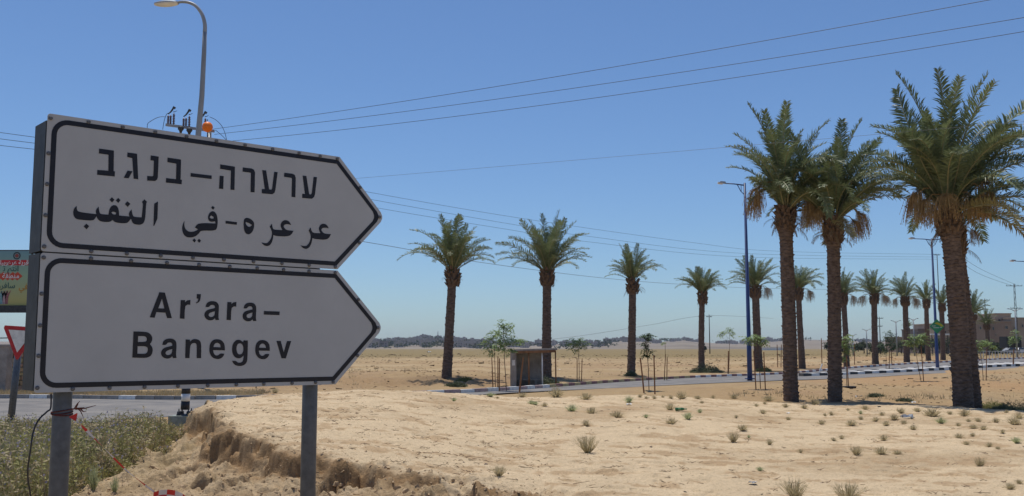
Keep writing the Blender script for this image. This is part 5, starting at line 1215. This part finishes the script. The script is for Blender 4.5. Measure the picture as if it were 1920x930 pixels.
for s_ in SH:
    px, py, w_, k = s_[:4]; g = ground_at(px, py + 1); sz = w_ / F * g.y
    me = rs.choice((TUF, TUG, TUB)[k]); o = inst(me, 'scrub_tuft'); q = sz * (.86 if k != 2 else 1.0); hgt = q * rs.uniform(.5, .78) * (1 if k != 2 else 1.15)
    o.location = g; o.rotation_euler = (0, 0, rs.uniform(0, 6.28)); o.scale = (q, q, hgt)
    sgrp = 'scrub tufts on the sand before the tall palms' if px > 1560 else ('scrub tufts along the sandy crest' if px > 1180 else 'scrub tufts in front of the bus shelter')
    tag(o, s_[4] if len(s_) > 4 else None, 'scrub', sgrp)
    if len(s_) < 5: plain.append((o, px, py, w_, k))
LANDM = [('the green bottle', 1277, 770), ('the first tall palm', 1483, 753), ('the middle tall palm', 1565, 757), ('the largest palm', 1808, 762), ('the bus shelter', 985, 722), ('the largest twiggy bush', 1101, 848), ('the spindly sapling', 1217, 735), ('the touching olive pair', 1668, 851), ('the rounded olive tuft', 1392, 806), ('the right frame edge', 1915, 850), ('the pale green crest tuft', 1073, 770), ('the sign board', 630, 730), ('the widest olive tuft', 1748, 780)]
gr_ = {}
for o, px, py, w_, k in plain:
    nm, lx, ly = min(LANDM, key=lambda q: math.hypot(px - q[1], (py - q[2]) * 1.6)); dx, dy = px - lx, (py - ly) * 1.6
    dr = ('right of' if dx > 0 else 'left of') if abs(dx) > abs(dy) else ('below' if dy > 0 else 'just behind')
    gr_.setdefault((nm, dr), []).append((math.hypot(dx, dy), o, w_, k))
for (nm, dr), L_ in gr_.items():
    L_.sort(key=lambda q: q[0])
    for j, (_, o, w_, k) in enumerate(L_):
        sz_ = 'tiny' if w_ < 13 else ('small' if w_ < 20 else 'medium'); tn = ('dry olive', 'pale green', 'twiggy brown')[k]
        o['label'] = f"{sz_} {tn} scrub tuft {dr} {nm}" + ('' if len(L_) == 1 else ', ' + ('nearest', 'second nearest', 'third nearest', 'fourth nearest', 'fifth nearest', 'sixth nearest', 'seventh nearest', 'eighth nearest', 'ninth nearest', 'tenth nearest', 'eleventh nearest', 'twelfth nearest', 'farthest')[min(j, 12)] + ' to it')
# grey-green bushes by the kerb
def bush(px, py, Y, wd, ht, lab, n=900, m='scrub_g', seed=0):
    b = stand(px, py, Y); rg = random.Random(seed + px); mb = MB(); W_ = wd / F * Y / 2; H_ = ht / F * Y
    for i in range(n):
        a = rg.uniform(0, 6.283); r_ = rg.random() ** .5; t = rg.random(); lump = 1 + .35 * math.sin(a * 3 + seed) ; p = Vector((math.cos(a) * r_ * W_, math.sin(a) * r_ * W_ * .6, (1 - r_ ** 2) * H_ * t * lump))
        d = Vector((rg.uniform(-1, 1), rg.uniform(-1, 1), rg.uniform(.1, 1))).normalized() * rg.uniform(.07, .16) * (Y / 45) ** .3; s = d.orthogonal().normalized() * .016 * (Y / 45)
        mb.add([p - s, p + s, p + d + s * .3, p + d - s * .3], [(0, 1, 2, 3)])
    o = mb.build('low_bush', M[m]); o.location = b; return tag(o, lab, 'bush')
M['bush'] = mat('grey_green_bush', (.105, .12, .065), .85, .4, 5, transl=.15)
M['bush_y'] = mat('yellow_green_weeds', (.22, .21, .07), .85, .4, 4, transl=.2)
bush(1325, 700, 64, 62, 14, 'grey-green bush at the foot of the small-crowned palm', 1500, 'bush')
bush(1020, 716, 42.5, 60, 12, 'low green growth at the foot of the palm behind the shelter', 1200, 'bush')
bush(872, 716, 44, 34, 9, 'yellow-green weeds on the right side of the shaded palm mound', 800, 'bush_y')
bush(856, 722, 40, 40, 7, 'dark weeds below the shaded palm mound at left', 700, 'bush')
bush(1183, 710, 54, 24, 8, 'small weeds round the foot of the shaggy palm right of the shelter', 500, 'bush')
bush(1432, 692, 66, 30, 8, 'low weeds at the palm foot behind the near blue lamp', 500, 'bush_y')
bush(692, 716, 30, 24, 14, 'pale weeds showing right below the sign tip', 500, 'bush_y')
bush(1895, 752, 29, 110, 16, 'grey-green weeds in the ditch right of the largest palm', 2200, 'bush', 3)
bush(1862, 748, 30.5, 70, 12, 'weeds on the ditch edge close to the largest palm base', 1200, 'bush_y', 5)
bush(1642, 730, 34, 30, 5, 'flat green weed patch on the brown soil between the tall palms', 400, 'bush', 7)
bush(1695, 738, 31.5, 30, 4, 'second low weed patch nearer the largest palm', 400, 'bush', 8)
for k, (px, py, Y, w_, h_) in enumerate([(1560, 650, 260, 40, 9), (1590, 650, 250, 46, 11), (1620, 652, 240, 50, 14), (1645, 652, 235, 30, 12), (1690, 652, 230, 60, 22), (1725, 652, 220, 50, 20), (1775, 650, 215, 50, 20), (1480, 655, 500, 18, 5), (1322, 654, 330, 6, 12), (1815, 650, 215, 40, 18), (1865, 650, 200, 40, 12)]):
    labs = ['dark low tree clump far off, left end of the far hedge line', 'second dark clump along the far hedge line', 'third clump of the far hedge, near the small lamps', 'narrow dark clump left of the far utility pole', 'broad dark tree behind the palm left of the diamond sign', 'dark tree before the low brown building', 'dark tree behind the green diamond sign', 'tiny dark clump by the far white shed', 'tiny lone dark cypress-like tree right of the far field pole', 'dark green tree just right of the largest palm trunk', 'low shrubs before the pinkish building']
    b = at(px, py, Y); b.z = min(b.z, float(hz(b.x, b.y))); t = empty('far_tree', b, 0, labs[k], 'tree'); rg = random.Random(k); W_ = w_ / F * Y / 2; H_ = (at(px, py - h_, Y).z - b.z)
    mb = MB(); mb.tube([(0, 0, -.5), (0, 0, H_ * .5)], [.15, .1], 6); mb.build('trunk', M['bark_s'], t); mb = MB()
    cl = [(rg.uniform(-.8, .8) * W_, rg.uniform(-.5, .5) * W_, rg.uniform(.25, .8) * H_, rg.uniform(.22, .42)) for _ in range(9)]
    for i in range(1400):
        c = rg.choice(cl); s = min(W_, H_ * .7) * c[3] * 1.5; p = Vector((c[0] + rg.gauss(0, .45) * s, c[1] + rg.gauss(0, .45) * s, max(0, c[2] + rg.gauss(0, .38) * s))); d = Vector((rg.uniform(-1, 1), rg.uniform(-1, 1), rg.uniform(-1, 1))).normalized() * .28; q = d.orthogonal().normalized() * .22
        mb.add([p - q, p + q, p + d], [(0, 1, 2)])
    mb.build('crown', M['tree_far'], t)
# tiny far palm
b = at(1704, 655, 200); t = empty('date_palm', b, 0, 'tiny far palm crown behind the palm left of the diamond sign', 'palm tree'); top = at(1704, 614, 200) - b
mb = MB(); mb.tube([(0, 0, -1), top], .25, 8); mb.build('trunk', M['trunk'], t)
for k in range(20): put_frond(t, MIDF, top, rs.uniform(0, 75), k * 137.5, rs.uniform(1.2, 1.7), rg=rs)

# ------------------------------------------------------------------ litter
bt = ground_at(1277, 771); o_ = empty('green_bottle', bt + Vector((0, 0, .045)), .15, 'green glass bottle lying on the sand at the crest', 'bottle'); s = 22 / F * bt.y / .30
mb = MB(); prof = [(.002, -.15), (.036, -.148), (.038, -.13), (.038, .03), (.032, .06), (.014, .09), (.013, .14), (.016, .142), (.016, .15), (.002, .151)]
mb.tube([Vector((z, 0, 0)) * s for r_, z in prof], [r_ * s for r_, z in prof], 14); mb.build('glass_body', M['bglass'], o_, True)
mb = MB(); mb.tube([Vector((z, 0, 0)) * s for z in (-.09, -.02)], .0386 * s, 14, cap=False); mb.build('paper_label', mat('green_paper_label', (.16, .30, .14), .7, .3, 20), o_, True)
def scrap(px, py, w_, lab, name, m, seed, Y=None):
    g = ground_at(px, py) if Y is None else stand(px, py, Y); s = w_ / F * g.y; rg = random.Random(seed); mb = MB(); n = 5
    vs = [((i / (n - 1) - .5) * s, (j / (n - 1) - .5) * s * .7, .01 + rg.random() * .35 * s) for i in range(n) for j in range(n)]
    mb.add(vs, [(i * n + j, i * n + j + 1, (i + 1) * n + j + 1, (i + 1) * n + j) for i in range(n - 1) for j in range(n - 1)]); o = mb.build(name, M[m]); o.location = g; return tag(o, lab, 'litter')
scrap(1179, 760, 9, 'crumpled white scrap at the foot of the green tuft on the crest', 'plastic_scrap', 'plastic', 1)
scrap(1611, 729, 12, 'white crumpled plastic on the brown soil right of the middle tall palm', 'plastic_scrap', 'plastic', 2, 33)
scrap(1712, 746, 9, 'small white plastic scrap left of the largest palm base', 'plastic_scrap', 'plastic', 3, 30.5)
scrap(1734, 748, 6, 'small black scrap beside the white one left of the largest palm', 'black_scrap', 'dark', 4, 30.2)
scrap(1648, 764, 7, 'small black scrap on the sand crest between the tall palms', 'black_scrap', 'dark', 5)
scrap(1411, 909, 15, 'flat grey scrap lying low on the sand right of centre', 'grey_scrap', 'pole_grey', 6)
scrap(1478, 776, 6, 'tiny white scrap below the first tall palm', 'plastic_scrap', 'plastic', 7)
scrap(1702, 785, 22, 'flat grey strip of litter among the olive tufts', 'grey_strip', 'pole_grey', 8)
scrap(1048, 693, 6, 'white scrap in the field right of the shelter post', 'plastic_scrap', 'plastic', 9, 70)
scrap(804, 659, 8, 'white far speck of a vehicle in the field before the hills', 'plastic_scrap', 'plastic', 10, 300)

# dead twigs, clods and pebbles: more than anyone would count
def scatter(n, fn, name, m, verts_faces, seed):
    rg = random.Random(seed); mb = MB()
    for i in range(n):
        r_ = fn(rg)
        if r_ is None: continue
        verts_faces(mb, rg, *r_)
    o = mb.build(name, m); return tag(o, kind='stuff')
xy = []
rg = random.Random(4)
while len(xy) < 15000:
    d = 9.6 + 20 * rg.random() ** 1.7; a = R(rg.uniform(-29, 29) if rg.random() < .5 else rg.uniform(-26, 2)); xy.append((d * math.sin(a), d * math.cos(a)))
xy = np.array(xy); zz = hz(xy[:, 0], xy[:, 1]); _, sdv, _ = base_height(xy[:, 0], xy[:, 1])
dm_ = np.array([min(((MID[:, 0] - x) ** 2 + (MID[:, 1] - y) ** 2)) ** .5 for x, y in xy])
mbc = MB(); mbt = MB(); mbd_ = MB()
for (x, y), z, s_, dmm in zip(xy, zz, sdv, dm_):
    if dmm < 5.2 and y > 19: continue
    if s_ < -.1 and x < -6.2: continue
    bank_ = s_ < .5
    if rg.random() < (.95 if bank_ else .34):
        s = rg.uniform(.007, .022) * (1.25 if bank_ else .62) * (1 + 1.3 * (rg.random() < .05)); mv = []; ra, rb_ = rg.uniform(0, 6.28), rg.uniform(-.8, .8); ca_, sa_ = math.cos(ra), math.sin(ra); cb_, sb_ = math.cos(rb_), math.sin(rb_); ex, ey, ez = rg.uniform(.5, 1.5), rg.uniform(.5, 1.1), rg.uniform(.4, .9)
        for k in range(8):
            tp = .6 if k & 4 else 1; u_ = (1 if k & 1 else -1) * rg.uniform(.45, 1) * tp * ex; v_ = (1 if k & 2 else -1) * rg.uniform(.45, 1) * tp * ey; t_ = (1 if k & 4 else -1) * rg.uniform(.5, 1) * ez; u2 = u_ * cb_ - t_ * sb_; t2 = u_ * sb_ + t_ * cb_; mv.append((x + (u2 * ca_ - v_ * sa_) * s, y + (u2 * sa_ + v_ * ca_) * s, z + t2 * s * .8))
        (mbd_ if rg.random() < .3 and not bank_ else mbc).add(mv, [(0, 2, 3, 1), (4, 5, 7, 6), (0, 1, 5, 4), (2, 6, 7, 3), (0, 4, 6, 2), (1, 3, 7, 5)])
    elif rg.random() < .14:
        for q in range(rg.randint(1, 4)):
            a = rg.uniform(-.7, .7) + (math.pi if rg.random() < .5 else 0); L_ = rg.uniform(.02, .08) * (1 + 1.5 * (rg.random() < .06)); p0 = Vector((x + rg.uniform(-.08, .08), y + rg.uniform(-.05, .05), z + .004)); p1 = p0 + Vector((math.cos(a) * L_, math.sin(a) * L_, rg.uniform(.0, .03)))
            mbt.tube([p0, p1], [.004, .002], 3, cap=False)
tag(mbc.build('earth_clods', M['clod']), kind='stuff'); tag(mbd_.build('dark_pebbles', mat('dark_pebble', (.17, .13, .10), .9, .3, 8)), kind='stuff'); tag(mbt.build('dead_twigs', M['litter']), kind='stuff')

# broken clods lying over the far field
rg = random.Random(14); mbc = MB(); fx = []
for i in range(15000):
    d = 34 * (230 / 34) ** rg.random(); a = R(rg.uniform(-30, 30)); fx.append((d * math.sin(a), d * math.cos(a)))
fx = np.array(fx); fz = hz(fx[:, 0], fx[:, 1]); dn = fbm(fx[:, 0] * .3, fx[:, 1], .22, 3, 141)
for (x, y), z, q in zip(fx, fz, dn):
    if rg.random() > .55 + 1.6 * q: continue
    if min((MID[:, 0] - x) ** 2 + (MID[:, 1] - y) ** 2) ** .5 < (6.5 if y < 60 else 9.5): continue
    s = rg.uniform(.012, .042) * (y / 50) ** .6 * (1 + 1.5 * (rg.random() < .04))
    mbc.add([(x + (1 if k & 1 else -1) * s * rg.uniform(.5, 2.2), y + (1 if k & 2 else -1) * s * rg.uniform(.5, 1.2), z + (s * rg.uniform(.4, 1.0) if k & 4 else -s * .4)) for k in range(8)], [(0, 2, 3, 1), (4, 5, 7, 6), (0, 1, 5, 4), (2, 6, 7, 3), (0, 4, 6, 2), (1, 3, 7, 5)])
tag(mbc.build('field_clods', mat('dark_field_clod', (.30, .21, .115), .95, .3, 5)), kind='stuff')

# ------------------------------------------------------------------ weeds at the left
rg = np.random.default_rng(5); N = 30000
Yw = 10.8 + (22.3 - 10.8) * rg.random(N) ** .9; pxw = -60 + 440 * rg.random(N)
Xw = (pxw - 960) / F * Yw
bx = np.interp(Yw, [10.8, 12, 13.5, 15.5, 17.5, 19.5, 21.5, 22.4], [120, 150, 235, 275, 330, 372, 345, 300])     # right-hand limit of the weeds, in direction
keep = pxw < bx + 18 * fbm(Xw, Yw, 2.0, 3, 91) * 2
dens = fbm(Xw, Yw, .9, 4, 92)
keep &= (rg.random(N) < .62 + 2.6 * dens)
keep &= ~((Yw > 20.9) & (pxw < 190) & (rg.random(N) < .5))
keep &= ~((np.abs(pxw - 345) < 34) & (Yw > 18.5) & (rg.random(N) < .85))
keep &= ~((pxw > 170) & (Yw > 20.3) & (rg.random(N) < .85))
Xw, Yw, pxw, dens = Xw[keep], Yw[keep], pxw[keep], dens[keep]; Zw = hz(Xw, Yw)
Hw = (.16 + .46 * rg.random(len(Xw)) ** 2.0) * (1 + .8 * np.clip(dens, -.4, .6)) * np.interp(Yw, [11, 16, 20, 22], [1.0, .95, .75, .45]) * np.clip((bx[keep] - pxw) / 55 + .35, .35, 1)
mbw, mbd, mbf = MB(), MB(), MB()
r2 = random.Random(9)
for x, y, z, h in zip(Xw, Yw, Zw, Hw):
    k = r2.random(); tgt = mbd if k < .38 else mbw
    for q in range(2):
        lean = Vector((r2.uniform(-.45, .45), r2.uniform(-.45, .45), 1)).normalized(); b = Vector((x + r2.uniform(-.04, .04), y + r2.uniform(-.04, .04), z - .02)); t = b + lean * h * r2.uniform(.6, 1.1); s = Vector((r2.uniform(-1, 1), r2.uniform(-1, 1), 0)).normalized() * .007
        tgt.add([b - s, b + s, t], [(0, 1, 2)])
        for j in range(3):
            p = b.lerp(t, r2.uniform(.25, 1)); d = Vector((r2.uniform(-1, 1), r2.uniform(-1, 1), r2.uniform(-.3, .9))).normalized() * r2.uniform(.04, .10); s2 = d.cross(Vector((r2.uniform(-1, 1), r2.uniform(-1, 1), .3))).normalized() * .010
            tgt.add([p, p + d * .5 + s2, p + d, p + d * .5 - s2], [(0, 1, 2, 3)])
    if k > .93:
        for j in range(2):
            c = Vector((x, y, z + h * r2.uniform(.7, 1.05))) + Vector((r2.uniform(-.06, .06), r2.uniform(-.06, .06), 0)); s = r2.uniform(.010, .018)
            mbf.add([c + Vector((s, 0, 0)), c + Vector((0, s * .5, s)), c + Vector((-s, 0, 0)), c + Vector((0, -s * .5, -s))], [(0, 1, 2, 3)])
for i in range(420):      # taller single stalks with seed heads
    Y = r2.uniform(11, 21); px = r2.uniform(-40, float(np.interp(Y, [10.8, 13.5, 17.5, 21.5], [110, 225, 320, 330]))); x = (px - 960) / F * Y; z = float(hz(x, y := Y)); h = r2.uniform(.35, .75) * (.7 if Y > 18 else 1)
    b = Vector((x, Y, z)); a = r2.uniform(0, 6.28); t = b + Vector((math.cos(a) * h * .25, math.sin(a) * h * .25, h)); tgt = mbd if r2.random() < .6 else mbw; tgt.tube([b, b.lerp(t, .5) + Vector((r2.uniform(-.02, .02), 0, .02)), t], [.005, .004, .002], 3, cap=False)
    for j in range(10):
        p = b.lerp(t, r2.uniform(.3, 1)); d = Vector((r2.uniform(-1, 1), r2.uniform(-1, 1), r2.uniform(-.2, .8))).normalized() * r2.uniform(.04, .11); s2 = d.orthogonal().normalized() * .011; tgt.add([p, p + d * .5 + s2, p + d, p + d * .5 - s2], [(0, 1, 2, 3)])
tag(mbw.build('roadside_weeds', M['weed']), kind='stuff'); tag(mbd.build('dry_weeds', M['weed_dry']), kind='stuff'); tag(mbf.build('mauve_flowers', M['flower']), kind='stuff')
# verge growth: dry grass along the far verge on the left and along the crest
mbv = MB(); r3 = random.Random(12)
for i in range(5200):
    if i < 2600: x = r3.uniform(-21, -8.5); y = r3.gauss(33.6, .7)
    else: px = r3.uniform(640, 1960); y = r3.uniform(31, 60); x = (px - 960) / F * y
    z = float(hz(x, y))
    if i >= 2600:
        if min(((MID[:, 0] - x) ** 2 + (MID[:, 1] - y) ** 2)) ** .5 < 7 or vn(np.array([x * .35]), np.array([y * .35]), 66)[0] < .12: continue
    for q in range(3):
        a = r3.uniform(0, 6.28); h = r3.uniform(.05, .20); b = Vector((x + r3.uniform(-.1, .1), y + r3.uniform(-.1, .1), z)); mbv.add([b + Vector((-.012, 0, 0)), b + Vector((.012, 0, 0)), b + Vector((math.cos(a) * h * .5, math.sin(a) * h * .5, h))], [(0, 1, 2)])
tag(mbv.build('dry_verge_grass', M['weed_dry']), kind='stuff')
# grass sprigs at bottom left
for k, (px, py, w_) in enumerate([(175, 918, 40), (215, 925, 30)]):
    g = ground_at(px, py); o = inst(TUG[k], 'scrub_tuft'); q = w_ / F * g.y * .7; o.location = g; o.scale = (q * .7, q * .7, q * 1.6)
    tag(o, ('pale sprig of weed right of the left sign post foot', 'smaller pale weed sprig between the left post and the tape')[k], 'scrub')

# ------------------------------------------------------------------ distant town
def house_proto(seed, m):
    rg = random.Random(seed); mb = MB(); w_, d, h = 12 + rg.random() * 6, 10, 5.5 + rg.random() * 3
    root = empty('distant_house'); mb.box((0, 0, h / 2 - 2), (w_, d, h + 4)); mb.build('wall', m, root)
    mb = MB(); mb.box((0, 0, h + .2), (w_ + .4, d + .4, .5)); mb.box((rg.uniform(-3, 3), 1, h + 1.5), (4, 4, 2.4)); mb.build('roof', m, root)
    mb = MB()
    for k in range(3):
        for j in range(2): mb.box((-w_ / 3 + k * w_ / 3, -d / 2 - .05, 1.7 + j * 3), (1.5, .2, 1.5))
    tag(mb.build('windows', M['dark'], root), kind='stuff')
    return root
protos = [house_proto(k, M[('house', 'house', 'house2', 'house')[k]]) for k in range(4)]
used = [False] * 4; rh = random.Random(21); cnt = 0
spans = [(640, 925, 120), (925, 1150, 50), (1150, 1240, 36), (1255, 1310, 16), (1340, 1420, 20), (1425, 1475, 12), (1560, 1640, 14)]
for a, b, n in spans:
    for k in range(n):
        px = rh.uniform(a, b); t = rh.random() ** 1.1; Yh = 2230 - t * (1050 if a < 1000 else (600 if a < 1200 else 200)); X = (px - 960) / F * Yh
        z = float(hill_z(np.array(X), np.array(Yh))); i = rh.randrange(4)
        if used[i]: o = copy_tree(protos[i])
        else: o = protos[i]; used[i] = True
        o.location = (X, Yh, z); s = rh.uniform(.55, 1.0) * (1 if a < 1000 else .85); o.scale = (s * rh.uniform(.8, 1.3), s, s * rh.uniform(.7, 1.1)); o.rotation_euler = (0, 0, rh.uniform(-.6, .6))
        if a < 1000: lab, grp = 'small grey house of the far town on the hill behind the leftmost palm', 'houses of the far town at left'
        elif a < 1330: lab, grp = 'small grey house on the far ridge between the shelter and the blue lamp', 'houses on the far ridge in the middle'
        else: lab, grp = 'small grey house on the far ridge behind the tall palms', 'houses on the far ridge at right'
        tag(o, lab, 'house', grp)
mp = at(821, 643, 2150); mn = empty('minaret', mp, 0, 'thin tall minaret tower on the far hill left of the leftmost palm', 'tower'); Hm = at(821, 621, 2150).z - mp.z
mb = MB(); mb.box((0, 0, Hm * .2), (9, 9, Hm * .4)); mb.build('base', M['house'], mn); mb = MB(); mb.tube([(0, 0, 0), (0, 0, Hm * .62), (0, 0, Hm * .64), (0, 0, Hm)], [1.7, 1.5, 1.0, .5], 8); mb.build('shaft', M['house2'], mn)
# tree masses in the far town
mb = MB(); rt = random.Random(8)
for k in range(150):
    px = rt.choice([rt.uniform(640, 1150), rt.uniform(640, 930), rt.uniform(640, 930), rt.uniform(1150, 1700)]); Yt = rt.uniform(1100, 2240) if px < 1150 else rt.uniform(2050, 2240); X = (px - 960) / F * Yt; z = float(hill_z(np.array(X), np.array(Yt)))
    for j in range(14):
        c = Vector((X + rt.gauss(0, 9), Yt + rt.gauss(0, 5), z + rt.uniform(0, 5)))
        for q in range(4):
            d = Vector((rt.uniform(-1, 1), rt.uniform(-1, 1), rt.uniform(-.6, 1))) * 3; e = Vector((rt.uniform(-1, 1), rt.uniform(-1, 1), rt.uniform(-.6, 1))) * 3; mb.add([c, c + d, c + e], [(0, 1, 2)])
tag(mb.build('far_town_trees', M['tree_far']), kind='stuff')
c = at(1455, 655.5, 600); mb = MB(); mb.box((0, 0, .9), (18, 5, 1.6)); fw_ = mb.build('white_shed', M['white']); fw_.location = (c.x, c.y, c.z - .5); tag(fw_, 'long white strip of a far shed behind the first tall palm', 'shed')
mb = MB(); mb.box((0, 0, 1.8), (18.4, 5.4, .18)); mb.build('roof', M['white'], fw_)

# ------------------------------------------------------------------ air
mb = MB(); mb.box((0, 0, 0), (9400, 9400, 80)); hzb = mb.build('haze', M['white']); hzb.location = (0, 0, 32); tag(hzb, kind='stuff')
hm = bpy.data.materials.new('haze_air'); hm.use_nodes = True; nn = hm.node_tree; nn.nodes.remove(nn.nodes['Principled BSDF']); pv = nn.nodes.new('ShaderNodeVolumePrincipled')
pv.inputs['Color'].default_value = (.80, .88, 1.0, 1); pv.inputs['Density'].default_value = .00010; pv.inputs['Anisotropy'].default_value = .2
nn.links.new(pv.outputs[0], nn.nodes['Material Output'].inputs['Volume']); hzb.data.materials.clear(); hzb.data.materials.append(hm)
